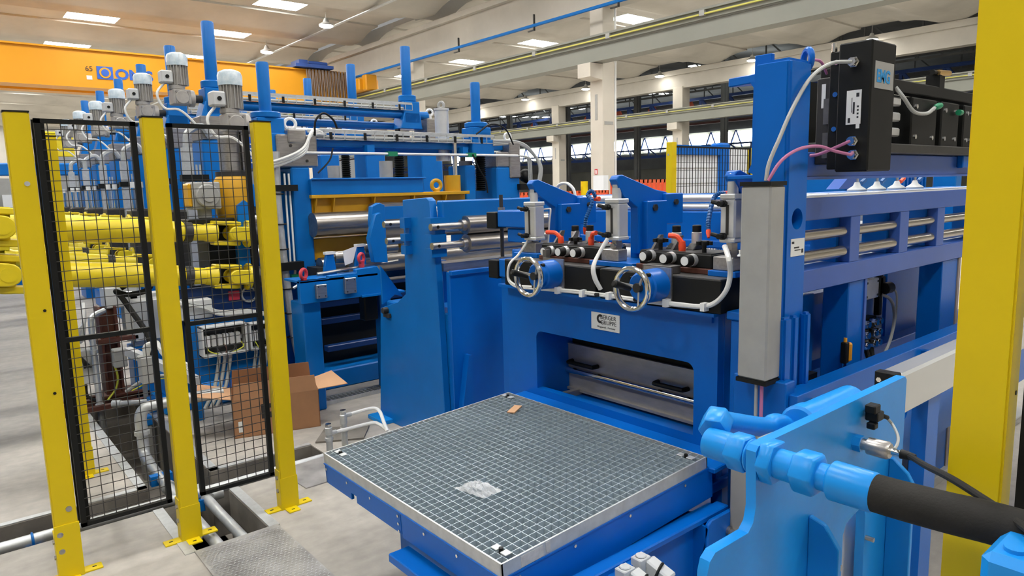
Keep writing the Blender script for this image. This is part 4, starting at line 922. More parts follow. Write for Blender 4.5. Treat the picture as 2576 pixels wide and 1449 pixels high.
# pneumatic cylinders standing on blue feet
def air_cylinder(foot, block, body, rod, X, label):
    (f0, f1), (b0_, b1_), (c0, c1) = foot, block, body
    a, b = A(*f0, X=X-0.05), A(*f1, X=X-0.05)
    t = T('air_cylinder', label, 'cylinder', (X, (a.y+b.y)/2, BZ+0.003), 'air cylinders of the grinding machine')
    P(t, 'foot', box(X-0.05, X+0.14, b.y, a.y, BZ+0.003, BZ+0.024), BLUE, b=0.002)
    a, b = A(*b0_, X=X-0.03), A(*b1_, X=X-0.03)
    P(t, 'block', box(X-0.03, X+0.03, b.y, a.y, BZ+0.024, BZ+0.075), STEEL, b=0.003)
    yc = (a.y+b.y)/2
    a, b = A(*c0, X=X-0.03), A(*c1, X=X-0.03)
    yb_ = (a.y+b.y)/2
    w2 = (a.y-b.y)/2*0.86
    P(t, 'pivot', [box(X-0.018, X+0.018, yb_-0.012, yb_+0.012, BZ+0.07, b.z+0.012), cyl((X-0.03, yb_, BZ+0.09), (X+0.03, yb_, BZ+0.09), 0.012, 10)], STEEL)
    by = P(t, 'barrel', [box(X-0.033, X+0.033, yb_-w2, yb_+w2, b.z+0.015, a.z-0.02)], ALU, b=0.006)
    P(by, 'end_cap', box(X-0.035, X+0.035, yb_-w2-0.002, yb_+w2+0.002, a.z-0.02, a.z), ALU, b=0.004)
    P(by, 'end_cap', box(X-0.035, X+0.035, yb_-w2-0.002, yb_+w2+0.002, b.z, b.z+0.018), ALU, b=0.004)
    P(by, 'sensor_groove', box(X-0.0345, X-0.033, yb_-0.006, yb_+0.006, b.z+0.03, a.z-0.04), DARK)
    for z in (a.z-0.035, b.z+0.025):
        P(by, 'flow_valve', [cyl((X-0.075, yb_+w2*0.3, z), (X-0.033, yb_+w2*0.3, z), 0.010, 10), hexa((X-0.055, yb_+w2*0.3, z), (X-0.042, yb_+w2*0.3, z), 0.014), cyl((X-0.065, yb_+w2*0.3, z), (X-0.065, yb_+w2*0.3+0.035, z+0.008), 0.008, 8)], BLACK)
    e = A(*rod, X=X); ye = e.y
    P(t, 'rod_neck', [cyl((X, yb_, a.z), (X, yb_, a.z+0.045), 0.020, 14)], ALU)
    P(t, 'piston_rod', cyl((X, yb_, a.z+0.04), (X, yb_, e.z-0.045), 0.009, 10), CHROME)
    P(t, 'clevis', [box(X-0.014, X-0.008, yb_-0.014, yb_+0.014, e.z-0.05, e.z+0.012), box(X+0.008, X+0.014, yb_-0.014, yb_+0.014, e.z-0.05, e.z+0.012), box(X-0.014, X+0.014, yb_-0.014, yb_+0.014, e.z-0.055, e.z-0.04), cyl((X-0.02, yb_, e.z), (X+0.02, yb_, e.z), 0.007, 10)], GALV, b=0.002)
    return t, yb_, e.z
_, y1c, z1c = air_cylinder(((1292, 645), (1350, 650)), ((1312, 625), (1347, 640)), ((1316, 508), (1350, 606)), (1338, 466), GX+0.13, 'slim silver air cylinder nearest the pinch rolls on its blue foot')
_, y2c, z2c = air_cylinder(((1482, 660), (1590, 668)), ((1512, 630), (1555, 652)), ((1520, 500), (1560, 606)), (1550, 452), GX+0.08, 'silver air cylinder between the two black tool heads')
_, y3c, z3c = air_cylinder(((1780, 675), (1850, 690)), ((1793, 645), (1845, 670)), ((1810, 488), (1852, 612)), (1840, 440), GX+0.08, 'silver air cylinder beside the grey guard of the blue pillar')

# blue lever arms the cylinders push
def arm(poly, Yc, label, d=0):
    g = [A(px, py, Y=Yc) for px, py in poly]
    t = T('lever_arm', label, 'lever arm', (min(v.x for v in g), Yc, 1.13), 'blue lever arms of the grinding machine')
    pts = [v+Vector((0, d, 0)) for v in g]
    P(t, 'arm_plate', prism([p_+Vector((0, -0.022, 0)) for p_ in pts], (0, 0.044, 0)), BLUE, b=0.003)
    return t, pts
arm1 = [(1331, 463), (1337, 454), (1347, 452), (1430, 487), (1455, 497), (1470, 503), (1472, 526), (1442, 530), (1442, 612), (1390, 612), (1390, 522), (1352, 495), (1338, 478)]
arm2 = [(1541, 452), (1547, 442), (1557, 440), (1640, 477), (1665, 482), (1686, 494), (1686, 525), (1650, 530), (1650, 632), (1595, 638), (1595, 522), (1562, 495), (1548, 470)]
t1, p1_ = arm(arm1, y1c-0.0, 'blue lever arm above the cylinder nearest the pinch rolls')
t2, p2_ = arm(arm2, y2c, 'blue lever arm above the middle cylinder')
for tt, yy, pp, bl_ in ((t1, y1c, p1_, (1421, 527)), (t2, y2c, p2_, (1636, 522))):
    q = A(*bl_, Y=yy-0.025)
    cx_ = max(v.x for v in pp)
    P(tt, 'column', [box(q.x-0.05, q.x+0.09, yy-0.05, yy+0.05, 1.10, q.z+0.03)], BLUE, b=0.004)
    P(tt, 'pivot_bolt', hexa((q.x, yy-0.058, q.z), (q.x, yy-0.05, q.z), 0.016), DARK)
    P(tt, 'rear_block', [box(q.x+0.09, q.x+0.22, yy-0.04, yy+0.04, q.z-0.08, q.z+0.06)], BLUE, b=0.004)
    P(tt, 'rear_bolt', hexa((q.x+0.16, yy-0.05, q.z+0.02), (q.x+0.16, yy-0.04, q.z+0.02), 0.014), DARK)
t3 = T('lever_arm', 'blue lever arm above the cylinder beside the pillar', 'lever arm', (2.3, y3c, 1.13), 'blue lever arms of the grinding machine')
P(t3, 'arm_plate', prism([v+Vector((0, y3c-y2c-0.022, 0)) for v in p2_], (0, 0.044, 0)), BLUE, b=0.003)
P(t3, 'column', [box(2.5, 2.64, y3c-0.05, y3c+0.05, 1.10, 1.5)], BLUE, b=0.004)

# segmented coolant hoses
def loc_hose(pts, label):
    P_ = spline([A(px, py, X=x) for px, py, x in pts], 4)
    t = T('coolant_hose', label, 'hose', P_[-1])
    P(t, 'segments', [lathe(P_[i], P_[i+1]-P_[i], [(0, 0.007), (0.25*(P_[i+1]-P_[i]).length, 0.0105), (0.8*(P_[i+1]-P_[i]).length, 0.0095), ((P_[i+1]-P_[i]).length, 0.006)], 10) for i in range(len(P_)-1)], HOSEB)
    d = P_[-1]-P_[-2]; d.normalize()
    P(t, 'nozzle', lathe(P_[-1], d, [(0, 0.010), (0.012, 0.010), (0.035, 0.005)], 10), ORANGE, label='orange nozzle')
    P(t, 'valve', [cyl(P_[0]-Vector((0, 0.02, 0)), P_[0]+Vector((0, 0.02, 0)), 0.012, 10), cyl(P_[0]+Vector((0, 0.02, 0)), P_[0]+Vector((0, 0.035, 0)), 0.008, 8)], ORANGE)
loc_hose([(1500, 500, 2.55), (1490, 480, 2.53), (1478, 490, 2.52), (1490, 505, 2.5), (1482, 530, 2.48), (1474, 550, 2.46), (1472, 572, 2.46)], 'blue segmented coolant hose with orange nozzle over the tool head beside the pinch rolls')
loc_hose([(1830, 487, 2.55), (1808, 487, 2.52), (1795, 500, 2.5), (1787, 530, 2.46), (1782, 560, 2.42), (1782, 580, 2.40)], 'blue segmented coolant hose with orange nozzle beside the cylinder at the pillar')
P(None, 'air_line', tube([A(1352, 530, X=2.36), A(1380, 525, X=2.40), A(1385, 530, X=2.40), A(1382, 560, X=2.40), A(1379, 620, X=2.40)], 0.0045, 6, 3), WCABLE, label='thin white air line looping down behind the orange lever', cat='air line')
P(None, 'air_line', tube([A(1398, 490, X=2.9), A(1405, 466, X=2.9), A(1425, 461, X=2.9), A(1442, 475, X=2.9), A(1448, 497, X=2.9)], 0.009, 6, 5), WCABLE, label='white hose arching behind the lever arm', cat='air line')

# =================================================================== PILLAR AND SENSOR FRAME
t = T('machine_pillar', 'tall blue square steel pillar with a lifting eye and a round hole', 'pillar', (2.27, 1.28, 0))
PX0, PX1, PY0, PY1 = 2.20, 2.345, 1.212, 1.347
sh_ = P(t, 'shaft', box(PX0, PX1, PY0, PY1, 0.0, 2.02), BLUE, b=0.012, seg=3, label='square blue shaft with a round opening')
CUT(sh_, lathe((2.275, PY0-0.05, 1.492), (0, 1, 0), [(0, 0.036), (0.155, 0.036)], 28))
P(t, 'wing_plate', xy([(PX0+0.012, PY1-0.01), (PX0+0.03, PY1+0.115), (PX0+0.05, PY1+0.115), (PX0+0.10, PY1-0.01)], 1.955, 1.985), BLUE, b=0.003)
P(t, 'wing_plate', xy([(PX0+0.012, PY1-0.01), (PX0+0.012, PY1+0.10), (PX0+0.05, PY1+0.10), (PX0+0.10, PY1-0.01)], 1.630, 1.645), BLUE, b=0.003)
P(t, 'wing_web', yz([(PY1-0.02, 1.64), (PY1+0.02, 1.655), (PY1+0.007, 1.68), (PY1+0.005, 1.94), (PY1+0.02, 1.96), (PY1-0.02, 1.96)], PX0+0.014, PX0+0.034), BLUE)
P(t, 'top_tab', box(PX0+0.10, PX0+0.12, PY1-0.01, PY1+0.055, 1.99, 2.06), BLUE, b=0.002)
P(t, 'lifting_eye', [torus((PX1+0.02, PY0+0.03, 2.03), (0.75, -0.6, 0), 0.032, 0.011, 20, 8), cyl((PX1+0.02, PY0+0.03, 1.9), (PX1+0.02, PY0+0.03, 2.0), 0.012, 10)], BLUE)
dp = P(t, 'data_plate', box(2.236, 2.326, PY0-0.002, PY0, 1.365, 1.425), LABEL)
P(dp, 'print', [box(2.24, 2.256, PY0-0.0025, PY0-0.002, 1.408, 1.416), box(2.256, 2.29, PY0-0.0025, PY0-0.002, 1.392, 1.397), box(2.26, 2.30, PY0-0.0025, PY0-0.002, 1.384, 1.387), box(2.306, 2.318, PY0-0.0025, PY0-0.002, 1.374, 1.388)], PRINT)
for x0, x1 in ((2.165, 2.215), (2.225, 2.262), (2.31, 2.345)):
    P(t, 'guide_rib', box(x0, x1, PY0-0.028, PY0, 0.3, 1.165), BLUE, b=0.008, seg=2)
P(t, 'lower_flank', [box(2.19, 2.32, PY1, PY1+0.06, 0.0, 1.13), box(2.14, 2.20, 1.16, 1.36, 0.0, 0.95)], BLUE, b=0.004)
t = T('cable_guard', 'grey rectangular cable guard with black end caps on the blue pillar', 'cable guard', (2.13, 1.25, 0.94))
P(t, 'cover', box(2.08, 2.172, 1.20, 1.308, 0.958, 1.607), GREY, b=0.006)
P(t, 'top_cap', box(2.078, 2.175, 1.198, 1.311, 1.607, 1.621), BLACK)
P(t, 'bottom_cap', box(2.078, 2.175, 1.198, 1.311, 0.944, 0.958), BLACK)
P(t, 'lower_cover', box(2.06, 2.14, 1.21, 1.315, 0.0, 0.80), mat('beige_grey_cover', (0.30, 0.285, 0.25), 0.5, var=0.08), b=0.006)
P(t, 'grey_cable', cyl((2.10, 1.245, 0.5), (2.10, 1.245, 0.95), 0.006, 8), CABLE)
P(t, 'violet_cable', cyl((2.10, 1.225, 0.5), (2.10, 1.225, 0.95), 0.006, 8), PINK)

t = T('sensor_box', 'black strip sensor box with blue EMG print and screwed cable glands', 'sensor box', (2.6, 1.14, 1.65))
EX0, EX1, EY0, EY1, EZ0, EZ1 = 2.5, 2.69, 1.085, 1.20, 1.648, 2.088
P(t, 'housing', box(EX0, EX1, EY0, EY1, EZ0, EZ1), BLACK, b=0.005)
P(t, 'side_housing', box(EX0+0.02, EX1, EY1, EY1+0.04, EZ0+0.01, EZ1-0.02), BLACK, b=0.004)
P(t, 'back_housing', box(EX0+0.05, EX1+0.1, EY1+0.04, EY1+0.10, EZ0+0.03, EZ1-0.10), DARK, b=0.004)
PS(t, 'recess_bar', [box(EX0+0.025, EX0+0.05, EY1+0.02, EY1+0.06, z, z+0.09) for z in (1.70, 1.82)], BRUSHED)
ep = P(t, 'makers_plate', box(EX0+0.022, EX1-0.02, EY0-0.002, EY0, 1.928, 2.018), GREY, label='grey plate with blue EMG lettering')
TXT(ep, 'lettering', 'EMG', 0.058, (EX0+0.033, EY0-0.003, 1.950), (1, 0, 0), (0, 0, 1), EMGB, bold=0.002, sx=0.92)
lp = P(t, 'type_label', box(EX0-0.002, EX0, 1.115, 1.165, 1.81, 1.925), LABEL)
P(t, 'type_label', box(EX0-0.002, EX0, 1.118, 1.130, 1.795, 1.811), LABEL)
P(lp, 'print', [box(EX0-0.0025, EX0-0.002, 1.122, 1.128, 1.83+0.012*k, 1.836+0.012*k) for k in range(4)]+[box(EX0-0.0025, EX0-0.002, 1.136, 1.142, 1.845, 1.885), box(EX0-0.0025, EX0-0.002, 1.150, 1.158, 1.816, 1.832), box(EX0-0.0025, EX0-0.002, 1.145, 1.147, 1.85, 1.90), box(EX0-0.0025, EX0-0.002, 1.122, 1.132, 1.902, 1.915)], PRINT)
P(t, 'type_label', box(EX0+0.048, EX0+0.05, 1.265, 1.28, 1.88, 1.965), LABEL)
glands = [(1.142, 2.018), (1.135, 1.752), (1.130, 1.705)]
for y, z in glands:
    P(t, 'cable_gland', [hexa((EX0-0.012, y, z), (EX0, y, z), 0.019), cyl((EX0-0.03, y, z), (EX0-0.012, y, z), 0.014, 14), hexa((EX0-0.024, y, z), (EX0-0.014, y, z), 0.016)], CHROME)
for z in (2.03, 1.92, 1.80): P(t, 'cap_screw', cyl((EX0+0.015, EY1+0.015, z), (EX0+0.02, EY1+0.015, z), 0.009, 12), CHROME)
P(t, 'cap_screw', [cyl((EX0+0.03, EY1+0.03, EZ1-0.02), (EX0+0.03, EY1+0.03, EZ1+0.01), 0.010, 12)], CHROME)
g0 = (EX0-0.028, glands[0][0], glands[0][1])
P(t, 'grey_cable', tube([g0, A(2090, 160, X=2.42), A(2040, 195, X=2.3), A(1995, 270, X=2.2), A(1960, 350, X=2.14), A(1935, 410, X=2.11), A(1927, 455, X=2.10)], 0.0065, 8, 6), CABLE)
P(t, 'violet_cable', tube([(EX0-0.028, glands[2][0], glands[2][1]), A(2100, 380, X=2.4), A(2060, 368, X=2.33), A(2010, 375, X=2.2), A(1965, 405, X=2.13), A(1932, 455, X=2.10)], 0.0055, 8, 6), PINK)
P(t, 'violet_cable', tube([(EX0-0.028, glands[1][0], glands[1][1]), A(2100, 372, X=2.46), A(2060, 388, X=2.45), A(2038, 392, X=2.45)], 0.0055, 8, 6), PINK)
P(t, 'violet_cable', tube([(EX0+0.04, EY1+0.06, 2.0), A(2065, 155, X=2.46), A(2040, 150, X=2.42)], 0.005, 8, 5), PINK)

# black sensor carriage beam behind the box
t = T('sensor_beam', 'black sensor carriage beam with silver profile rails behind the sensor box', 'machine beam', (3.4, 1.35, 1.72))
P(t, 'top_rail', [box(2.65, 4.9, 1.28, 1.34, 1.985, 2.035)], BLACK, b=0.004)
P(t, 'bottom_rail', box(2.65, 4.9, 1.25, 1.45, 1.725, 1.765), DARK, b=0.004)
P(t, 'back_panel', box(2.65, 4.9, 1.40, 1.42, 1.76, 2.0), BLACK)
for z in (1.95, 1.885, 1.82):
    P(t, 'profile_rail', box(2.68, 3.30, 1.30, 1.33, z-0.02, z+0.018), ALU, b=0.006)
    P(t, 'profile_rail', box(4.15, 4.9, 1.30, 1.33, z-0.02, z+0.018), ALU, b=0.006)
for x0, x1 in ((3.34, 3.62), (3.68, 3.90), (3.97, 4.12)):
    cr = P(t, 'carriage_block', box(x0, x1, 1.27, 1.36, 1.76, 1.97), BLACK, b=0.006)
    bolts(cr, [(x0+0.04, 1.27, 1.80), (x0+0.04, 1.27, 1.93), (x1-0.05, 1.27, 1.93), (x1-0.05, 1.27, 1.80)], (0, -1, 0), 0.011, CHROME, 0.006)
P(t, 'green_plug', lathe((3.60, 1.25, 1.945), (-1, 0, -0.2), [(0, 0.012), (0.02, 0.015), (0.05, 0.014), (0.06, 0.008)], 12), GREEN)
P(t, 'green_plug', lathe((3.86, 1.25, 1.925), (-1, 0, 0), [(0, 0.014), (0.03, 0.014)], 12), GREEN)
P(t, 'plug_cable', tube([(3.53, 1.25, 1.93), (3.42, 1.24, 1.90), (3.28, 1.24, 1.90), (3.20, 1.25, 1.95), (3.18, 1.28, 2.0)], 0.008, 8, 6), CABLE)
P(t, 'top_fitting', [box(3.66, 3.72, 1.28, 1.34, 2.03, 2.09), cyl((3.62, 1.30, 2.10), (3.70, 1.30, 2.10), 0.012, 10)], BLACK)
P(t, 'brass_union', [cyl((3.66, 1.29, 2.10), (3.74, 1.27, 2.10), 0.013, 10), hexa((2.98, 1.28, 2.035), (2.98, 1.28, 2.075), 0.016)], BRASS)
P(t, 'red_mark', box(2.69, 2.735, 1.245, 1.25, 1.80, 1.86), RED)
t = T('cross_girder', 'violet-blue cross girder carrying the black sensor beam', 'girder', (3.3, 1.32, 1.63))
P(t, 'web', box(2.35, 4.3, 1.30, 1.34, 1.632, 1.724), VBLUE, b=0.004)
P(t, 'lip', box(2.35, 4.3, 1.285, 1.42, 1.624, 1.634), VBLUE)
P(t, 'end_block', box(4.0, 4.14, 1.27, 1.30, 1.665, 1.725), BLUE, b=0.004)
P(t, 'end_screw', cyl((2.45, 1.28, 1.66), (2.45, 1.30, 1.66), 0.014, 12), CHROME)

# =================================================================== ROLLER TABLE (right)
t = T('roller_table', 'violet-blue roller table with polished edge rollers running away from the pillar', 'conveyor', (3.6, 1.4, 0))
P(t, 'upper_rail', box(2.36, 5.6, 1.30, 1.36, 1.472, 1.556), VBLUE, b=0.003)
P(t, 'rail_cover', [box(2.36, 5.6, 1.305, 1.50, 1.556, 1.562)], WHITE)
P(t, 'lower_rail', box(2.36, 5.6, 1.30, 1.40, 1.20, 1.285), VBLUE, b=0.003)
P(t, 'deck_strip', box(2.36, 5.6, 1.44, 1.60, 1.20, 1.275), WHITE)
xs = [2.36, 2.875, 2.96, 3.36, 3.455, 3.80, 3.893, 4.5, 4.6, 5.3]
for k in range(1, 9, 2):
    P(t, 'post', box(xs[k], xs[k+1], 1.302, 1.35, 1.285, 1.472), VBLUE, b=0.002)
    P(t, 'post_back', box(xs[k]-0.02, xs[k]+0.02, 1.35, 1.46, 1.285, 1.472), BLUE)
for k in range(0, 10, 2):
    for z, r in ((1.412, 0.021), (1.330, 0.024)):
        P(t, 'edge_roller', lathe((xs[k]+0.005, 1.33, z), (1, 0, 0), [(0, r*0.7), (0.008, r), (xs[k+1]-xs[k]-0.02, r), (xs[k+1]-xs[k]-0.012, r*0.7)], 18), RSTEEL, label='polished edge roller')
P(t, 'cross_roller', cyl((3.5, 1.5, 1.37), (3.5, 2.9, 1.37), 0.05, 18), WHITE)
P(t, 'cross_roller', cyl((3.1, 1.5, 1.40), (3.1, 2.9, 1.40), 0.05, 18), WHITE)
P(t, 'cross_roller', cyl((4.3, 1.5, 1.40), (4.3, 2.9, 1.40), 0.05, 18), WHITE)
for x in (3.0, 3.55): P(t, 'drive_wheel', torus((x, 1.62, 1.33), (0, 1, 0.1), 0.05, 0.018, 22, 8), mat('rust_wheel', (0.45, 0.13, 0.03), 0.5))
P(t, 'side_wall', [box(3.15, 5.6, 1.85, 1.9, 0.1, 1.2)], BLUE)
PS(t, 'inner_beam', [box(2.95, 5.6, 1.62, 1.72, 0.62, 0.70), box(2.95, 5.6, 1.60, 1.72, 0.40, 0.48)], BLUE, b=0.004)
for x0, x1 in ((2.90, 3.04), (3.93, 4.14), (5.0, 5.14)):
    P(t, 'leg', box(x0, x1, 1.31, 1.42, 0.0, 1.20), BLUE, b=0.004)
P(t, 'leg_edge', box(3.04, 3.06, 1.305, 1.42, 0.0, 1.20), VBLUE)
P(t, 'leg_edge', box(4.14, 4.17, 1.305, 1.42, 0.0, 1.20), mat('bare_primer_strip', (0.30, 0.25, 0.22), 0.6))
P(t, 'panel', box(4.25, 4.7, 1.70, 1.72, 0.2, 1.2), BLUE)
P(t, 'sole_plate', [box(2.3, 5.6, 1.28, 1.62, 0.0, 0.05)], GREY, b=0.005)
PS(t, 'cross_tie', [box(2.36, 2.9, 1.40, 1.46, 0.55, 0.62), box(2.36, 2.9, 1.40, 1.46, 0.42, 0.48)], BLUE, b=0.004)
lb = P(t, 'low_beam', yz([(1.13, 0.45), (1.16, 0.45), (1.16, 0.898), (1.20, 0.898), (1.20, 0.908), (1.13, 0.908)], 2.16, 5.4), BLUE, b=0.002, label='deep blue lower side beam')
bolts(lb, [(2.195, 1.13, 0.865), (2.255, 1.13, 0.868), (2.255, 1.13, 0.815)], (0, -1, 0), 0.014, DARK, 0.016)
CUT(lb, lathe((3.05, 1.10, 0.66), (0, 1, 0), [(0, 0.05), (0.1, 0.05)], 24))
for x in (3.2, 3.75, 4.3): P(lb, 'rib', box(x, x+0.03, 1.10, 1.13, 0.45, 0.89), BLUE)
P(t, 'pull_switch', [box(2.845, 2.875, 1.285, 1.31, 0.865, 0.955)], BLACK, b=0.004)
P(t, 'switch_cover', [box(2.872, 2.895, 1.28, 1.31, 0.87, 0.95)], mat('orange_switch', (0.85, 0.36, 0.02), 0.4), b=0.006)
P(t, 'switch_button', cyl((2.86, 1.297, 0.955), (2.86, 1.297, 0.972), 0.007, 10), mat('orange_switch', (0, 0, 0)))
P(t, 'switch_gland', cyl((2.86, 1.297, 0.82), (2.86, 1.297, 0.865), 0.008, 10), CHROME)
P(t, 'black_tray', box(2.45, 2.88, 1.42, 1.5, 0.70, 0.80), BLACK)
# valve island
t = T('valve_island', 'black valve island with chrome fittings and grey loop cable on the roller table', 'valve', (3.480, 1.6, 0.65))
P(t, 'valve_block', box(3.550, 3.700, 1.52, 1.58, 1.02, 1.12), ALU, b=0.003)
bolts(t, [(x, 1.52, z) for x in (3.565, 3.685) for z in (1.035, 1.105)], (0, -1, 0), 0.006, DARK, 0.003)
P(t, 'block_cap', box(3.610, 3.660, 1.53, 1.57, 1.12, 1.15), ALU)
P(t, 'coil', [box(3.710, 3.780, 1.52, 1.58, 1.02, 1.12), box(3.720, 3.750, 1.52, 1.55, 0.92, 1.15), cyl((3.740, 1.51, 1.06), (3.810, 1.51, 1.06), 0.03, 12)], BLACK, b=0.003)
for i in range(3):
    z = 0.90-0.055*i
    P(t, 'valve_slice', [box(3.530, 3.720, 1.53, 1.58, z-0.02, z+0.02)], BLACK, b=0.005)
    for x in (3.55, 3.64, 3.69): PS(t, 'fitting', [cyl((x, 1.49, z), (x, 1.53, z), 0.016, 12), hexa((x, 1.50, z), (x, 1.515, z), 0.021)], CHROME)
P(t, 'loop_cable', tube([(3.740, 1.52, 1.03), (3.810, 1.50, 0.99), (3.860, 1.5, 0.90), (3.830, 1.5, 0.79), (3.740, 1.5, 0.70), (3.640, 1.5, 0.62)], 0.008, 8, 6), CABLE)
P(t, 'loop_cable', tube([(3.820, 1.51, 1.06), (3.870, 1.5, 1.02), (3.880, 1.5, 0.92), (3.865, 1.5, 0.84)], 0.005, 8, 6), CABLE)
PS(t, 'hose', [tube([(3.580, 1.52, 0.77), (3.590, 1.5, 0.68), (3.570, 1.5, 0.55)], 0.012, 8, 5), tube([(3.640, 1.52, 0.77), (3.630, 1.5, 0.68), (3.620, 1.5, 0.55)], 0.012, 8, 5)], RUB)
P(t, 'bracket', box(3.530, 3.780, 1.58, 1.60, 0.55, 1.15), BLUE)

# =================================================================== HYDRAULIC BRACKET (near right)
HY = 0.70
t = T('hydraulic_bracket', 'light blue steel bracket plate with gussets beside the yellow post', 'bracket', (1.5, HY, 0))
pl_ = [(1.195, 1.108), (1.18, 0.96), (1.165, 0.945), (1.065, 0.940), (1.045, 0.93), (1.03, 0.905), (1.03, 0.0), (1.90, 0.0), (1.90, 1.105), (1.89, 1.114)]
pl_ = [(1.185, 1.10), (1.19, 0.985), (1.182, 0.955), (1.165, 0.940), (1.055, 0.940), (1.038, 0.928), (1.030, 0.905), (1.030, 0.0), (1.575, 0.0), (1.575, 0.79), (1.59, 0.815), (1.678, 0.832), (1.692, 0.80), (1.692, 0.0), (1.90, 0.0), (1.90, 1.105), (1.89, 1.114), (1.195, 1.110)]
P(t, 'main_plate', xz(pl_, HY, HY+0.022), LBLUE)
P(t, 'gusset', yz([(HY, 0.895), (0.665, 0.885), (0.632, 0.84), (0.632, 0.0), (HY, 0.0)], 1.405, 1.42), LBLUE, b=0.002)
P(t, 'gusset', yz([(HY, 0.915), (0.69, 0.915), (0.655, 0.885), (0.64, 0.86), (0.64, 0.0), (HY, 0.0)], 1.815, 1.83), LBLUE, b=0.002)
P(t, 'white_guard', prism([A(*q, Y=HY+0.05) for q in ((2090, 1340), (2174, 1268), (2190, 1600), (2090, 1600))], (0, 0.01, 0)), WHITE)
P(t, 'stud', cyl((1.70, HY-0.02, 0.74), (1.70, HY, 0.74), 0.006, 10), STEEL)
P(t, 'stud', cyl((1.55, HY-0.01, 0.72), (1.55, HY+0.01, 0.72), 0.008, 10), STEEL)
P(t, 'rear_cylinder', [lathe((A(2008, 1060, Y=HY+0.13).x, HY+0.13, A(2008, 1060, Y=HY+0.13).z-0.012), (1, 0, 0), [(0, 0.043), (0.006, 0.050), (0.045, 0.050), (0.047, 0.046), (0.28, 0.046)], 24)], LBLUE)
# limit sensor and its cable
sc = A(2200, 1045, Y=HY-0.02)
P(t, 'limit_sensor', [cbox(sc, 0.035, 0.03, 0.022), cbox(sc+Vector((-0.012, 0, 0.02)), 0.03, 0.025, 0.02), cbox(sc+Vector((-0.01, 0, -0.022)), 0.02, 0.02, 0.016), cyl(sc+Vector((0.015, -0.005, 0)), sc+Vector((0.04, -0.015, -0.012)), 0.006, 8)], BLACK, b=0.003)
cn = A(2150, 1112, Y=HY)
P(t, 'sensor_cable', tube([sc+Vector((0.035, -0.013, -0.01)), A(2245, 1068, Y=0.66), A(2258, 1095, Y=0.63), A(2258, 1115, Y=0.61), A(2250, 1130, Y=0.60)], 0.0035, 7, 6), CABLE)
ax = Vector((0, -1, 0))
P(t, 'bulkhead_nut', hexa(cn, cn+ax*0.018, 0.020), LBLUE)
P(t, 'gauge_line', [lathe(cn+ax*0.018, ax, [(0, 0.013), (0.012, 0.013), (0.014, 0.020), (0.055, 0.021), (0.062, 0.017)], 18)], STEEL)
e0 = cn+ax*0.08
P(t, 'ferrule', lathe(e0, ax, [(0, 0.008), (0.03, 0.008)], 12), CHROME)
P(t, 'gauge_hose', tube([e0+ax*0.02, e0+ax*0.04, A(2330, 1172, X=1.46), A(2390, 1202, X=1.32), A(2470, 1252, X=1.26), A(2530, 1292, X=1.23), A(2600, 1345, X=1.18), A(2680, 1420, X=1.14)], 0.0065, 9, 6), RUB)
P(t, 'hose_boot', lathe(e0+ax*0.022, ax, [(0, 0.011), (0.015, 0.010), (0.03, 0.0075)], 12), BLACK)
# big hydraulic line, axis along Y through the corner of the plate
hc = Vector((1.222, 0, 1.075))
def hp(y): return Vector((hc.x, y, hc.z))
t = T('hydraulic_hose', 'thick black hydraulic hose with light blue screwed fittings on the bracket plate', 'hydraulic hose', (hc.x, 0.6, 1.03))
P(t, 'elbow', [lathe(hp(0.835), (0, -1, 0), [(0, 0.026), (0.004, 0.032), (0.05, 0.033), (0.06, 0.030)], 20)], LBLUE)
P(t, 'swivel_nut', [hexa(hp(0.775), hp(0.735), 0.041), cyl(hp(0.735), hp(0.726), 0.034, 20)], LBLUE, b=0.003)
P(t, 'lock_nut', hexa(hp(0.70), hp(0.672), 0.046), LBLUE, b=0.003)
P(t, 'nipple', cyl(hp(0.672), hp(0.635), 0.030, 20), LBLUE)
P(t, 'union_nut', [lathe(hp(0.635), (0, -1, 0), [(0, 0.040), (0.006, 0.043), (0.04, 0.043), (0.046, 0.037)], 6)], LBLUE, b=0.002)
P(t, 'hose_nipple', cyl(hp(0.59), hp(0.565), 0.026, 20), LBLUE)
P(t, 'crimp_sleeve', lathe(hp(0.57), (0, -1, 0), [(0, 0.030), (0.006, 0.037), (0.075, 0.036), (0.08, 0.034)], 24), LBLUE)
P(t, 'hose', tube([hp(0.50), hp(0.45)+Vector((0.0, 0, 0.001)), Vector((1.225, 0.38, 1.078)), Vector((1.228, 0.30, 1.082)), Vector((1.235, 0.20, 1.075)), Vector((1.25, 0.05, 1.03)), Vector((1.28, -0.15, 0.9))], 0.0335, 20, 6), RUB, label='thick black rubber hose')
P(t, 'side_nut', [hexa((1.235, 0.83, 1.095), (1.285, 0.85, 1.11), 0.034)], LBLUE, b=0.003)
P(t, 'bent_pipe', tube([(1.275, 0.846, 1.107), A(1922, 1074, Y=0.85), A(1948, 1064, Y=0.85), A(1975, 1070, Y=0.85), A(1992, 1095, Y=0.85), A(1998, 1150, Y=0.85)], 0.023, 14, 6), LBLUE)
P(t, 'thin_cable', tube([A(1905, 1112, Y=0.80), A(1940, 1098, Y=0.80), A(1958, 1092, Y=0.80)], 0.005, 7, 4), CABLE)
P(t, 'thin_cable', tube([A(1905, 1106, Y=0.82), A(1940, 1092, Y=0.82), A(1958, 1088, Y=0.82)], 0.004, 7, 4), CABLE)
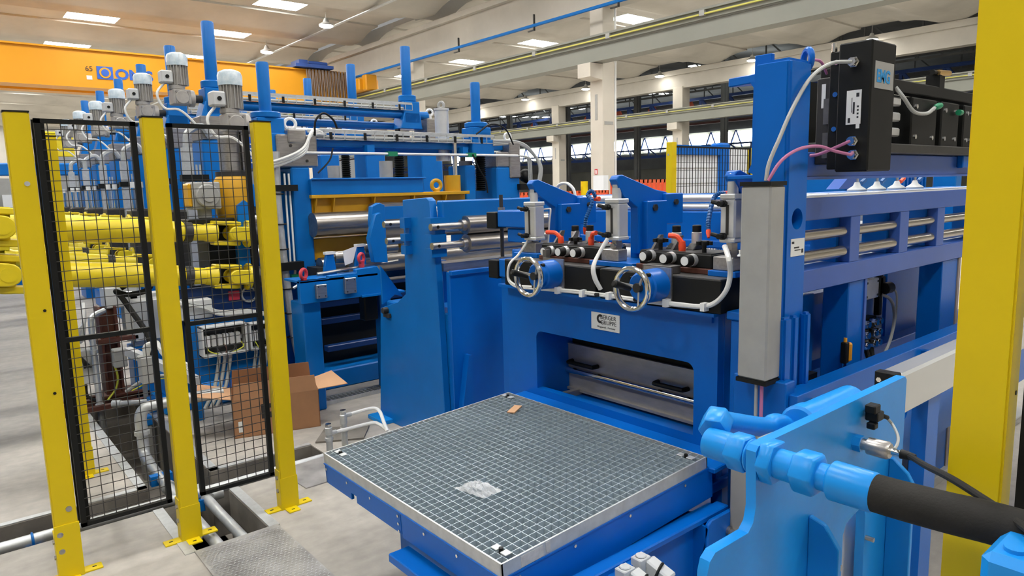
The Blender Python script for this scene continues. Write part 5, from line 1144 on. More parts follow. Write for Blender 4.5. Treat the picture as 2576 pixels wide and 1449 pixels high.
# aluminium light barrier rail behind the plate
t = T('linear_guide', 'silver aluminium guide rail with a black end block behind the bracket plate', 'guide rail', (2.9, 0.86, 0.89))
P(t, 'profile', box(2.225, 4.2, 0.83, 0.90, 0.895, 1.030), mat('anodised_profile', (0.60, 0.61, 0.61), 0.25, metal=0.55), b=0.008)
P(t, 'end_block', box(2.19, 2.225, 0.835, 0.90, 0.985, 1.035), BLACK, b=0.003)
bolts(t, [(2.19, 0.855, 1.01), (2.19, 0.885, 1.01)], (-1, 0, 0), 0.008, CHROME, 0.005)
P(t, 'stand', box(2.5, 2.6, 0.85, 0.90, 0.0, 0.895), BLUE)
P(t, 'stand', box(3.9, 4.0, 0.85, 0.90, 0.0, 0.895), BLUE)
P(None, 'loose_cable', tube([A(2065, 1030, Y=1.05), A(2100, 1012, Y=1.0), A(2150, 1000, Y=0.95), A(2170, 996, Y=0.92)], 0.006, 7, 5), CABLE, label='grey cable bending over the top of the light blue bracket plate', cat='cable')
# corner fitting at the frame edge
t = T('valve_block', 'light blue valve block below the hydraulic hose beside the yellow post', 'valve block', (1.2, 0.30, 0.8))
q = A(2535, 1392, X=1.12); q2 = A(2470, 1449, X=1.12)
P(t, 'block', box(1.10, 1.24, q.y-0.16, q2.y, q.z-0.42, q.z), LBLUE, b=0.012)
P(t, 'plug', cyl((1.135, q.y-0.005, q.z), (1.135, q.y-0.005, q.z+0.006), 0.014, 14), LBLUE)
P(t, 'stand', box(1.15, 1.19, q.y-0.10, q.y-0.05, 0, q.z-0.42), LBLUE)

# =================================================================== GRATING PLATFORM
TILT = 2.88
MP = Matrix.Translation((1.10, 0, 0.60)) @ Matrix.Rotation(math.radians(-TILT), 4, 'Y')
U, V0, V1 = 0.955, 1.404, 2.525
def L(g): return XF(g, MP)
t = T('grating_platform', 'low blue platform topped with galvanised grating in front of the grinding machine', 'platform', (1.57, 1.96, 0.0))
gf = 0.0055
P(t, 'grating_frame', [L(g) for g in (box(0, gf, V0, V1, -0.042, 0), box(U-gf, U, V0, V1, -0.042, 0), box(0, U, V0, V0+gf, -0.042, 0), box(0, U, V1-gf, V1, -0.042, 0))], GALV, label='galvanised edge frame of the grating')
NU, NV = 31, 36
fb = None
for k in range(1, NV):
    v = V0+(V1-V0)*k/NV
    if fb is None: fb = P(t, 'bearing_bar', L(box(gf, U-gf, v-0.0010, v+0.0010, -0.036, -0.001)), GRATE); v0 = v
    else: DUP(fb, (0, 0, 0), par=t).location = fb.location+Vector((0, v-v0, 0))
fb = None
for k in range(1, NU):
    u = U*k/NU
    if fb is None: fb = P(t, 'cross_bar', L(box(u-0.0009, u+0.0009, V0+gf, V1-gf, -0.030, -0.0015)), GRATE); u0 = u
    else: DUP(fb, (0, 0, 0), par=t).location = fb.location+MP.to_3x3() @ Vector((u-u0, 0, 0))
P(t, 'pan', L(box(0.003, U-0.003, V0+0.003, V1-0.003, -0.060, -0.056)), mat('pan_blue_grey', (0.06, 0.16, 0.29), 0.45, var=0.15), label='blue-grey pan below the grating')
# skirt: two front panels with a notch, one side panel
def skv(pts, m_=BLUE, name='skirt_panel'):
    return P(t, name, L(prism([(0.0, v, w) for v, w in pts], (0.012, 0, 0))), m_, b=0.0015)
vs = A(1005, 1300, X=1.1).y
vn0, vn1 = A(882, 1270, X=1.1).y, A(895, 1280, X=1.1).y
skv([(V1, -0.043), (V1, -0.125), (vn0, -0.125), (vn0, -0.098), (vn1, -0.098), (vn1, -0.125), (vs+0.002, -0.125), (vs+0.002, -0.043)])
skv([(vs-0.002, -0.043), (vs-0.002, -0.135), (V0, -0.135), (V0, -0.043)])
P(t, 'skirt_flange', L(box(-0.004, 0.012, V0-0.004, V1, -0.047, -0.042)), BLUE)
P(t, 'skirt_panel', L(box(0.0, U+0.03, V0, V0+0.012, -0.165, -0.043)), BLUE, b=0.0015)
P(t, 'skirt_flange', L(box(-0.004, U+0.03, V0-0.004, V0+0.012, -0.047, -0.042)), BLUE)
P(t, 'skirt_panel', L(box(0.0, U, V1-0.012, V1, -0.125, -0.043)), BLUE, b=0.0015)
P(t, 'rear_sill', L(box(U+0.001, U+0.145, V0-0.03, V1+0.05, -0.060, -0.040)), BLUE, b=0.004)
scr = [L(([(-0.001, v, w)], []))[0][0] for v, w in [(V1-0.02, -0.062), (A(872, 1205, X=1.1).y, -0.062), (A(930, 1242, X=1.1).y, -0.062), (A(1066, 1332, X=1.1).y, -0.062), (A(1149, 1390, X=1.1).y, -0.062), (vs+0.012, -0.060), (vs+0.012, -0.088), (vs+0.012, -0.115)]]
bolts(t, scr, (-1, 0, 0), 0.0055, CHROME, 0.004, 'screw')
scr = [L(([(u, V0, -0.062)], []))[0][0] for u in (0.06, 0.28, 0.53, 0.82)]
bolts(t, scr, (0, -1, 0), 0.0055, CHROME, 0.004, 'screw')
for (u, v) in ((0.045, V1-0.06), (0.045, V0+0.055), (U-0.045, V1-0.05), (U-0.05, V0+0.055)):
    cp = P(t, 'grating_clip', [L(box(u-0.012, u+0.012, v-0.034, v-0.008, 0.0, 0.004)), L(box(u-0.012, u+0.012, v+0.008, v+0.034, 0.0, 0.004)), L(box(u-0.010, u+0.010, v-0.012, v+0.012, -0.012, -0.008))], GALV, b=0.001)
    P(cp, 'clip_bolt', L(cyl((u, v, -0.012), (u, v, 0.010), 0.007, 12)), BLACK)
P(t, 'paper_sticker', L(box(0.07, 0.155, V0-0.0012, V0, -0.040, -0.006)), mat('torn_paper', (0.62, 0.60, 0.56), 0.6, var=0.3, scale=30), label='torn paper sticker')
P(t, 'paper_sticker', L(box(0.165, 0.182, V0-0.0012, V0, -0.036, -0.004)), mat('torn_paper', (0, 0, 0)))
# carrying frame below
zb = A(985, 1365, X=1.06).z
P(t, 'front_ledge', box(1.05, 1.13, 1.2, A(975, 1360, X=1.05).y, 0.40, 0.43), BLUE, b=0.003)
P(t, 'front_ledge_web', box(1.16, 1.19, 1.3, 2.0, 0.30, 0.43), BLUE)
P(t, 'side_beam', box(1.20, 2.09, 1.335, 1.385, 0.455, 0.478), BLUE, b=0.004)
P(t, 'side_beam', box(1.25, 2.09, 1.37, 1.42, 0.20, 0.46), BLUE, b=0.004)
P(t, 'side_gusset', prism([(1.93, 1.37, 0.46), (1.93, 1.31, 0.45), (1.93, 1.36, 0.25), (1.93, 1.37, 0.22)], (0.008, 0, 0)), BLUE)
lg = P(t, 'lug', xz([(1.93, 0.46), (1.95, 0.475), (2.115, 0.475), (2.13, 0.46), (2.13, 0.22), (1.93, 0.22)], 1.31, 1.325), BLUE, b=0.004)
P(lg, 'lug_bolt', [cyl((2.055, 1.30, 0.40), (2.055, 1.31, 0.40), 0.020, 16), hexa((2.055, 1.285, 0.40), (2.055, 1.30, 0.40), 0.013)], STEEL)
P(t, 'lower_frame', [box(1.35, 2.09, 1.43, 2.4, 0.10, 0.40)], BLUE, b=0.01)
PS(t, 'foot', [box(1.4, 1.5, 1.45, 1.55, 0.0, 0.10), box(1.4, 1.5, 2.2, 2.3, 0.0, 0.10), box(2.0, 2.1, 1.45, 1.55, 0, 0.10), box(2.0, 2.1, 2.2, 2.3, 0, 0.10)], BLUE)
# connector housings on the frame
def plug(px, py, label):
    c = A(px, py, Y=1.30)
    t = T('cable_connector', label, 'connector', c)
    P(t, 'hood', [cbox(c, 0.05, 0.04, 0.05), cyl(c+Vector((0, 0, 0.025)), c+Vector((0, 0, 0.03)), 0.017, 16)], LGREY, b=0.004)
    P(t, 'shell', beam(c+Vector((0.02, -0.01, 0)), c+Vector((0.03, -0.09, -0.03)), 0.045, 0.045), LGREY, b=0.005)
    P(t, 'clip', torus(c+Vector((0.024, -0.05, -0.015)), (0.03, -0.08, -0.03), 0.027, 0.005, 14, 6), BLACK)
    P(t, 'bracket', box(c.x-0.05, c.x+0.02, 1.31, 1.37, c.z-0.03, c.z+0.0), BLUE)
plug(1612, 1418, 'grey cable connector below the platform edge, the larger of two')
plug(1572, 1447, 'grey cable connector below the platform edge, half hidden')
# film and cardboard scrap on the grating
random.seed(3)
fc = MP.inverted() @ A(1205, 1238, Z=0.605)
V_, F_ = [], []
nu, nv = 16, 12
for i in range(nu):
    for j in range(nv):
        a, b = (i/(nu-1)-0.5), (j/(nv-1)-0.5)
        e = max(0, 1-(2*a)**2)*max(0, 1-(2*b)**2)
        V_.append((fc.x+a*0.085+random.uniform(-.004, .004)+b*0.02, fc.y-b*0.13+random.uniform(-.004, .004), 0.002+e*0.026*random.uniform(0.35, 1.25)+random.uniform(0, .004)))
for i in range(nu-1):
    for j in range(nv-1):
        F_.append((i*nv+j, (i+1)*nv+j, (i+1)*nv+j+1, i*nv+j+1))
P(None, 'plastic_film', L((V_, F_)), FILM, label='crumpled clear plastic film lying on the grating', cat='plastic film', ang=10)
cc = MP.inverted() @ A(1295, 1037, Z=0.63)
P(None, 'cardboard_scrap', L(XF(box(cc.x-0.018, cc.x+0.018, cc.y-0.045, cc.y+0.045, 0.001, 0.006), Matrix.Translation((cc.x, cc.y, 0)) @ Matrix.Rotation(math.radians(-62), 4, 'Z') @ Matrix.Translation((-cc.x, -cc.y, 0)))), CARDI, label='small brown cardboard scrap lying on the grating', cat='cardboard')

# =================================================================== SAFETY FENCE
def post(x0, x1, y0, y1, label, foot=True, top=1.965, tabs='x'):
    t = T('fence_post', label, 'fence post', ((x0+x1)/2, (y0+y1)/2, 0))
    P(t, 'tube', box(x0, x1, y0, y1, 0.0, top), YEL, b=0.004, seg=2)
    P(t, 'cap', box(x0-0.001, x1+0.001, y0-0.001, y1+0.001, top, top+0.006), BLACK)
    xm, ym = (x0+x1)/2, (y0+y1)/2
    if foot:
        for g in (box(x1, x1+0.075, ym-0.028, ym+0.028, 0, 0.007), box(x0-0.075, x0, ym-0.028, ym+0.028, 0, 0.007), box(xm-0.03, xm+0.03, y0-0.062, y0, 0, 0.007)):
            P(t, 'foot_plate', g, YEL, b=0.001)
        for hx_, hy_ in ((x1+0.045, ym), (x0-0.045, ym), (xm, y0-0.036)):
            P(t, 'anchor_hole_shade', box(hx_-0.008, hx_+0.008, hy_-0.004, hy_+0.004, 0.007, 0.0078), BLACK)  # thin black plate painting the shade of an uncut hole
        P(t, 'foot_sleeve', [box(x0-0.004, x0+0.0, y0-0.002, y1+0.004, 0.0, 0.21), box(x1, x1+0.003, y0-0.002, y1+0.004, 0, 0.17), box(x0-0.004, x1+0.003, y0-0.003, y0, 0, 0.17)], YEL)
        bolts(t, [(x0-0.004, ym, 0.10), (x0-0.004, ym, 0.17)], (-1, 0, 0), 0.011, STEEL, 0.007)
    return t
FY0, FY1 = 3.40, 3.455
p1 = post(0.266, 0.352, FY0, FY1, 'yellow fence post with a dark bolt hole at the free end of the mesh fence')
for z, r, m_ in ((1.685, 0.010, GALV), (1.17, 0.006, BLACK), (0.82, 0.006, BLACK), (0.31, 0.012, STEEL)):
    x = 0.318 if z > 1.5 else 0.325
    P(p1, 'bolt_head', cyl((x, FY0-0.005, z), (x, FY0+0.001, z), r, 12), m_)
for z in (0.13, 0.205): P(p1, 'sleeve_bolt', lathe((0.283, FY0-0.010, z), (0, 1, 0), [(0, 0.006), (0.004, 0.012), (0.007, 0.012)], 14), STEEL)
P(p1, 'sleeve_front', box(0.262, 0.356, FY0-0.006, FY0, 0.0, 0.245), YEL)
post(0.757, 0.843, FY0, FY1, 'yellow fence post between the two mesh panels')
post(1.240, 1.326, FY0, FY1, 'yellow fence post beside the open cardboard box')
post(0.51, 0.593, 4.64, 4.695, 'yellow fence post standing behind the mesh panel at the trench')
def panel(x0, x1, y, z0, z1, label, n, rail_z):
    t = T('mesh_panel', label, 'mesh panel', ((x0+x1)/2, y, z0))
    f = 0.022
    P(t, 'frame', [box(x0, x0+f, y-0.012, y+0.012, z0, z1), box(x1-f, x1, y-0.012, y+0.012, z0, z1), box(x0, x1, y-0.012, y+0.012, z1-0.018, z1), box(x0, x1, y-0.012, y+0.012, z0, z0+0.018)], BLACK)
    P(t, 'mid_rail', box(x0, x1, y-0.010, y+0.010, rail_z-0.010, rail_z+0.010), BLACK)
    gs = []
    for k in range(1, n): 
        x = x0+(x1-x0)*k/n; gs.append(box(x-0.0016, x+0.0016, y-0.002, y+0.001, z0, z1))
    nz = round((z1-z0)/0.042)
    for k in range(1, nz):
        z = z0+(z1-z0)*k/nz; gs.append(box(x0, x1, y-0.005, y-0.002, z-0.0014, z+0.0014))
    P(t, 'wire_mesh', gs, mat('mesh_wire_grey', (0.055, 0.053, 0.05), 0.4, metal=0.4), kind='stuff')
    return t
panel(0.366, 0.735, 3.435, 0.20, 1.945, 'black wire mesh panel in front of the brown support column', 8, 1.03)
panel(0.862, 1.222, 3.435, 0.19, 1.945, 'black wire mesh panel in front of the open terminal box', 8, 1.03)
# panel that runs back from the end post, seen almost edge on
t = T('mesh_panel', 'black mesh panel with a wide dark frame running back along the trench', 'mesh panel', (0.45, 4.0, 0.2))
a, b = Vector((0.385, 3.48, 0)), Vector((0.508, 4.60, 0)); d = (b-a).normalized(); nrm = Vector((d.y, -d.x, 0))
def slab(s0, s1, z0, z1, th): 
    p_ = [a+d*s0-nrm*th/2, a+d*s1-nrm*th/2, a+d*s1+nrm*th/2, a+d*s0+nrm*th/2]
    return prism([(v.x, v.y, z0) for v in p_], (0, 0, z1-z0))
Lp = (b-a).length
P(t, 'frame', [slab(0, 0.03, 0.2, 1.945, 0.045), slab(Lp-0.03, Lp, 0.2, 1.945, 0.06), slab(0, Lp, 1.925, 1.945, 0.025), slab(0, Lp, 0.2, 0.22, 0.025), slab(0, Lp, 1.02, 1.04, 0.02)], BLACK)
P(t, 'wire_mesh', [slab(Lp*k/24-0.0015, Lp*k/24+0.0015, 0.2, 1.94, 0.003) for k in range(1, 24)]+[slab(0, Lp, 0.2+0.042*k-0.0014, 0.2+0.042*k+0.0014, 0.003) for k in range(1, 41)], mat('mesh_wire_grey', (0, 0, 0)), kind='stuff')
# near right post and its panel edge
t = T('fence_post', 'large yellow fence post beside the hydraulic hose', 'fence post', (1.375, 0.38, 0))
P(t, 'tube', box(1.345, 1.40, 0.338, 0.421, 0.0, 2.2), YEL, b=0.004, seg=2)
P(t, 'foot_plate', box(1.30, 1.345, 0.35, 0.41, 0, 0.008), YEL)
P(t, 'side_hole_shade', cyl((1.385, 0.337, 1.255), (1.385, 0.338, 1.255), 0.004, 10), BLACK)  # black disc painted as the dark inside of a small hole
t = T('mesh_panel', 'black mesh panel frame bolted to the large yellow post beside the hose', 'mesh panel', (1.385, 0.1, 0.2))
P(t, 'frame', [box(1.375, 1.40, 0.295, 0.325, 0.2, 2.1), box(1.375, 1.40, -0.6, 0.325, 0.2, 0.22), box(1.375, 1.40, -0.6, 0.325, 2.08, 2.1)], BLACK)
P(t, 'wire_mesh', [box(1.386, 1.389, 0.30-0.045*k, 0.303-0.045*k, 0.2, 2.1) for k in range(1, 20)]+[box(1.389, 1.392, -0.6, 0.31, 0.2+0.045*k, 0.203+0.045*k) for k in range(1, 42)], mat('mesh_wire_grey', (0, 0, 0)), kind='stuff')

# =================================================================== THINGS ON AND IN THE FLOOR
# chequer plate cover
t = T('chequer_plate', 'steel chequer plate covering the trench below the fence', 'floor plate', (0.95, 2.9, 0.0))
P(t, 'plate', xy([(0.77, 3.26), (1.16, 3.26), (1.16, 1.9), (0.77, 1.9)], 0.0, 0.008), CHEQ)
g = []
for i in range(19):
    for j in range(66):
        x, y = 0.785+i*0.0196+(0.0098 if j % 2 else 0), 1.92+j*0.020
        if x > 1.15: continue
        s_ = 1 if (i+j) % 2 else -1
        g.append(([(x-0.009, y-0.005*s_, 0.008), (x, y+0.004, 0.0125), (x+0.009, y+0.005*s_, 0.008), (x, y-0.004, 0.0125)], [(0, 3, 2, 1)]))
P(t, 'tread_lugs', g, GALV, kind='stuff')
t = P(None, 'steel_floor_plate', xy([A(815, 1150, Z=0.0)[:2], A(700, 1185, Z=0.0)[:2], A(770, 1230, Z=0)[:2], A(900, 1190, Z=0)[:2]], 0.0, 0.006), CHEQ, label='thin steel floor plate at the edge of the platform', cat='floor plate')
# pipes in the trenches
def pipe(pts, r, label, res=0, m_=GALV, extra=None):
    o = P(None, 'steel_pipe', tube(pts, r, 14, res), m_, label=label, cat='pipe')
    return o
o = pipe([(-3, 4.0, -0.03), (1.9, 4.0, -0.03)], 0.030, 'long galvanised pipe lying in the trench that crosses under the mesh fence')
for x in (0.22, 0.98): P(o, 'clamp', [box(x-0.03, x+0.03, 3.95, 4.05, -0.12, -0.055), torus((x, 4.0, -0.03), (1, 0, 0), 0.032, 0.006, 16, 6)], MBLUE)
o = pipe([(0.90, 2.9, -0.05), (0.90, 3.7, -0.05), (0.90, 4.25, -0.05), (0.90, 4.72, -0.04)], 0.028, 'galvanised pipe running along the trench towards the elbow')
P(o, 'elbow', tube([(0.90, 4.70, -0.04), (0.90, 4.82, -0.02), (0.905, 4.86, 0.06), (0.905, 4.86, 0.14)], 0.034, 12, 5), GALV)
P(o, 'riser', tube([(0.905, 4.86, 0.12), (0.905, 4.86, 0.22), (0.93, 4.86, 0.27), (1.0, 4.86, 0.285), (1.42, 4.86, 0.285)], 0.036, 14, 5), GALV)
P(o, 'clamp', [box(0.84, 0.96, 4.40, 4.45, -0.08, -0.02)], MBLUE)
PS(o, 'flange', [cyl((0.905, 4.86, 0.11), (0.905, 4.86, 0.135), 0.046, 16), cyl((0.90, 4.24, -0.05), (0.90, 4.27, -0.05), 0.04, 14)], GALV)
o = pipe([(1.03, 3.1, -0.07), (1.03, 3.75, -0.07), (1.03, 4.15, -0.06)], 0.026, 'galvanised pipe branch in the trench beside the chequer plate')
P(o, 'tee', [cyl((1.03, 4.0, -0.06), (1.12, 4.0, -0.06), 0.036, 14), cyl((1.03, 3.96, -0.06), (1.03, 4.06, -0.06), 0.036, 14)], GALV)
o = pipe([(0.93, 5.9, 0.07), (1.17, 5.75, 0.07)], 0.022, 'short galvanised pipe between the grey riser and the blue floor clamp')
P(o, 'union', [cyl((0.92, 5.905, 0.07), (0.97, 5.875, 0.07), 0.030, 12)], GALV)
P(o, 'clamp', box(1.13, 1.21, 5.68, 5.78, 0.0, 0.11), MBLUE, b=0.006)
P(o, 'clamp_post', box(1.12, 1.15, 5.80, 5.83, 0.0, 0.24), GREY)
P(o, 'support', box(1.0, 1.08, 5.45, 5.52, -0.42, -0.02), GREY)
P(o, 'support_clamp', box(0.99, 1.09, 5.44, 5.53, -0.02, 0.05), MBLUE, b=0.006)

# brown support column with grey riser pipe and boxes
t = T('support_column', 'brown primed steel support column with a grey conduit riser', 'column', (1.0, 6.3, 0))
P(t, 'shaft', [box(0.94, 1.07, 6.29, 6.31, 0.05, 0.77), box(0.94, 0.96, 6.22, 6.38, 0.05, 0.77), box(1.05, 1.07, 6.22, 6.38, 0.05, 0.77)], RUST, b=0.003)
P(t, 'head_plate', box(0.88, 1.20, 6.20, 6.40, 0.49, 0.52), RUST)
PS(t, 'base_beam', [box(0.55, 1.25, 6.22, 6.27, 0.0, 0.05), box(0.55, 1.25, 6.33, 6.38, 0.0, 0.05), box(0.9, 1.2, 6.18, 6.42, 0.05, 0.07)], RUST, b=0.003)
PS(t, 'base_beam', [box(0.62, 1.30, 6.02, 6.07, 0.0, 0.04)], RUST)
P(t, 'conduit', tube([(0.865, 6.1, -0.2), (0.865, 6.1, 0.3), (0.87, 6.12, 0.66), (0.89, 6.15, 0.72), (0.98, 6.2, 0.75)], 0.022, 10, 6), GALV)
P(t, 'collar', [cyl((0.865, 6.1, 0.0), (0.865, 6.1, 0.04), 0.032, 12), cyl((0.866, 6.1, 0.44), (0.866, 6.1, 0.47), 0.03, 12)], GALV)
P(t, 'junction_box', box(0.74, 0.86, 6.14, 6.26, 0.20, 0.47), LGREY, b=0.008)
P(t, 'earth_cable', tube([(1.0, 6.2, 0.34), (1.02, 6.18, 0.22), (1.0, 6.18, 0.12), (0.93, 6.16, 0.04)], 0.008, 7, 5), YGREEN)
PS(t, 'cable_bunch', [tube([(0.70+0.03*k, 6.3, 0.50), (0.76+0.02*k, 6.24, 0.60-0.02*k), (0.83, 6.2, 0.66), (0.86, 6.3, 0.75+0.02*k)], 0.014, 7, 5) for k in range(4)], WCABLE)
PS(t, 'cable_bunch', [tube([(0.72, 6.15, 0.52), (0.78, 6.12, 0.42), (0.80+0.02*k, 6.13, 0.33)], 0.008, 7, 4) for k in range(3)], DARK)
P(t, 'drop_cable', tube([(0.80, 6.2, 0.2), (0.80, 6.18, 0.1), (0.86, 6.16, 0.05), (0.90, 6.15, 0.0)], 0.012, 7, 5), RUB)
# cable duct on low legs with small grey box and black hose
t = T('cable_duct', 'grey cable duct sloping along the stand with a small grey box', 'cable duct', (1.2, 5.3, 0.0))
P(t, 'duct', beam((1.05, 5.85, 0.47), (1.33, 5.10, 0.33), 0.05, 0.06), LGREY)
P(t, 'grey_box', box(1.01, 1.12, 5.22, 5.34, 0.34, 0.53), GREY, b=0.006)
P(t, 'side_box', box(0.97, 1.06, 5.95, 6.05, 0.33, 0.47), GREY, b=0.006)
P(t, 'leg', box(1.10, 1.13, 5.3, 5.33, 0.0, 0.34), GREY)
P(t, 'leg', box(1.2, 1.23, 5.4, 5.43, 0, 0.38), GREY)
PS(t, 'hose_bundle', [tube([(1.05+0.012*k, 5.28, 0.53), (1.05+0.012*k, 5.26, 0.60), (1.10+0.01*k, 5.24, 0.62), (1.15, 5.2, 0.56-0.01*k), (1.30, 5.1, 0.44-0.012*k)], 0.011, 7, 5) for k in range(4)], WCABLE)
P(t, 'black_hose', tube([(1.10, 5.27, 0.53), (1.08, 5.30, 0.68), (1.00, 5.35, 0.86), (0.955, 5.4, 0.96), (0.94, 5.42, 0.98), (1.0, 5.4, 0.955), (1.10, 5.38, 0.965), (1.15, 5.38, 1.0), (1.13, 5.40, 1.04), (1.05, 5.42, 1.04), (0.97, 5.42, 1.0)], 0.019, 9, 6), RUB)
P(t, 'floor_cable', tube([(0.95, 5.5, 0.25), (1.05, 5.4, 0.33), (1.2, 5.3, 0.36), (1.35, 5.2, 0.33)], 0.012, 7, 5), CABLE)
P(t, 'earth_cable', tube([(0.98, 5.45, 0.26), (1.08, 5.36, 0.32), (1.2, 5.28, 0.345), (1.35, 5.2, 0.31)], 0.005, 7, 5), YGREEN)
# lubricator / cabinet behind
t = T('lubrication_unit', 'light grey rounded lubrication unit behind the black hose loop', 'lubrication unit', (1.15, 6.25, 0.45))
P(t, 'tank', [box(1.13, 1.46, 6.2, 6.45, 0.42, 0.84)], LGREY, b=0.05, seg=3)
P(t, 'cover', box(1.0, 1.24, 6.25, 6.45, 0.75, 0.92), LGREY, b=0.01)
P(t, 'outlet', [cyl((1.12, 6.22, 0.86), (1.20, 6.18, 0.86), 0.02, 10)], CHROME)
P(t, 'stand', [box(1.15, 1.45, 6.22, 6.42, 0.0, 0.42)], MBLUE)
# floor-mounted blue bases and valves near the stand
t = T('floor_valve_base', 'blue floor base with short grey pipe fittings under the cardan shafts', 'valve base', (1.35, 5.75, 0))
P(t, 'base', [box(1.2, 1.7, 5.55, 5.95, 0.0, 0.10), box(1.25, 1.45, 5.6, 5.9, 0.1, 0.36)], LBLUE, b=0.01)
PS(t, 'fitting', [cyl((1.28+0.06*k, 5.6, 0.36), (1.26+0.07*k, 5.58, 0.5), 0.015, 8) for k in range(3)], GREY)
P(t, 'grey_valve', box(1.38, 1.44, 5.5, 5.56, 0.36, 0.62), LGREY, b=0.005)
# open terminal boxes
def term_box(xa, xb, y, z0, z1, n, label):
    t = T('terminal_box', label, 'terminal box', ((xa+xb)/2, y, z0))
    P(t, 'case', [box(xa, xb, y+0.10, y+0.11, z0, z1), box(xa, xa+0.012, y, y+0.11, z0, z1), box(xb-0.012, xb, y, y+0.11, z0, z1), box(xa, xb, y, y+0.11, z0, z0+0.012), box(xa, xb, y, y+0.11, z1-0.012, z1)], LGREY, b=0.002)
    P(t, 'mounting_plate', box(xa+0.012, xb-0.012, y+0.095, y+0.10, z0+0.012, z1-0.012), DARK)
    P(t, 'din_rail', box(xa+0.02, xb-0.02, y+0.07, y+0.085, (z0+z1)/2-0.015, (z0+z1)/2+0.015), GALV)
    w_ = (xb-xa-0.06)/n
    for k in range(n):
        P(t, 'terminal_block', box(xa+0.03+k*w_, xa+0.03+(k+0.75)*w_, y+0.03, y+0.08, (z0+z1)/2-0.04, (z0+z1)/2+0.04), LGREY if k % 3 else WHITE, b=0.003)
    for k in range(5):
        x = xa+0.04+k*(xb-xa-0.08)/4
        P(t, 'wire', tube([(x, y+0.04, (z0+z1)/2-0.03), (x+0.01, y+0.02, z0+0.04), ((xa+xb)/2+0.01*(k-2), y+0.03, z0+0.0)], 0.004, 6, 4), (YGREEN, DARK, RUST, DARK, YGREEN)[k])
    PS(t, 'gland', [cyl(((xa+xb)/2+0.04*k, y+0.05, z0-0.03), ((xa+xb)/2+0.04*k, y+0.05, z0), 0.014, 10) for k in (-1, 0, 1)], LGREY)
    for k in (-1, 0, 1):
        xx = (xa+xb)/2+0.04*k
        P(t, 'cable', tube([(xx, y+0.05, z0-0.03), (xx-0.02, y+0.05, z0-0.12), (xx-0.06, y+0.03, z0-0.24), (xx-0.14, y+0.0, z0-0.36)], 0.013, 8, 5), CABLE)
    return t
term_box(1.385, 1.70, 5.10, 0.48, 0.70, 6, 'open grey terminal box with a wide row of terminal blocks')
term_box(1.72, 1.90, 5.10, 0.48, 0.68, 4, 'smaller open grey terminal box beside the wide one')
t = T('box_bracket', 'blue bracket plate carrying the two terminal boxes', 'bracket', (1.5, 5.25, 0))
P(t, 'plate', box(1.33, 1.95, 5.22, 5.235, 0.28, 0.74), MBLUE)
P(t, 'leg', box(1.34, 1.39, 5.235, 5.28, 0.0, 0.74), MBLUE)
P(t, 'leg', box(1.90, 1.95, 5.235, 5.28, 0, 0.74), MBLUE)
PS(t, 'cable_pack', [tube([(1.30, 5.25, 0.86), (1.45, 5.22, 0.82), (1.55, 5.2, 0.765), (1.75, 5.18, 0.75), (1.95+0.01*k, 5.18, 0.70)], 0.012, 7, 5) for k in range(1)]+[tube([(1.32, 5.25+0.025*k, 0.88), (1.46, 5.22+0.025*k, 0.83), (1.57, 5.2+0.025*k, 0.775), (1.76, 5.18+0.025*k, 0.76), (1.97, 5.18+0.025*k, 0.70)], 0.012, 7, 5) for k in range(1, 4)], CABLE)
P(t, 'cable_trunk', box(1.30, 1.52, 5.26, 5.36, 0.74, 0.88), LGREY, b=0.006)
P(t, 'dark_panel', box(1.30, 2.1, 5.40, 5.43, 0.40, 0.95), mat('deep_blue_panel', (0.004, 0.03, 0.14), 0.5))
P(t, 'red_switch', box(1.68, 1.76, 5.385, 5.40, 0.83, 0.90), RED)
P(t, 'hose_loop', torus((1.83, 5.38, 0.86), (0, 1, 0), 0.055, 0.008, 22, 6), CABLE)
# cardboard box
t = T('cardboard_box', 'open brown cardboard box with spread flaps on the concrete floor', 'box', (1.68, 4.52, 0))
c0 = Vector((1.415, 4.66, 0)); c1 = Vector((1.955, 4.50, 0)); ux = (c1-c0).normalized(); uy = Vector((-ux.y, ux.x, 0))
Wb, Db, Hb = (c1-c0).length, 0.34, 0.265
def cb(u, v, z): return c0+ux*u+uy*v+Vector((0, 0, z))
th_ = 0.005
def wallp(pts, n, m_=CARD, name='wall'): 
    return P(t, name, prism(pts, Vector(n)*th_), m_)
wallp([cb(0, 0, 0), cb(Wb, 0, 0), cb(Wb, 0, Hb), cb(0, 0, Hb)], uy); wallp([cb(0, Db, 0), cb(Wb, Db, 0), cb(Wb, Db, Hb), cb(0, Db, Hb)], -uy)
wallp([cb(0, 0, 0), cb(0, Db, 0), cb(0, Db, Hb), cb(0, 0, Hb)], ux); wallp([cb(Wb, 0, 0), cb(Wb, Db, 0), cb(Wb, Db, Hb), cb(Wb, 0, Hb)], -ux)
wallp([cb(0, 0, 0), cb(Wb, 0, 0), cb(Wb, Db, 0), cb(0, Db, 0)], (0, 0, 1), CARD, 'bottom')
wallp([cb(0.01, 0, Hb), cb(Wb-0.01, 0, Hb), cb(Wb-0.02, 0.015, Hb+0.105), cb(0.02, 0.015, Hb+0.105)], uy, CARD, 'flap')
wallp([cb(0.01, Db, Hb), cb(Wb-0.01, Db, Hb), cb(Wb-0.02, Db-0.02, Hb+0.13), cb(0.02, Db-0.02, Hb+0.13)], -uy, CARD, 'flap')
wallp([cb(0, 0.01, Hb), cb(0, Db-0.01, Hb), cb(-0.21, Db-0.03, Hb+0.06), cb(-0.21, 0.06, Hb+0.035)], (0, 0, 1), CARDI, 'flap')
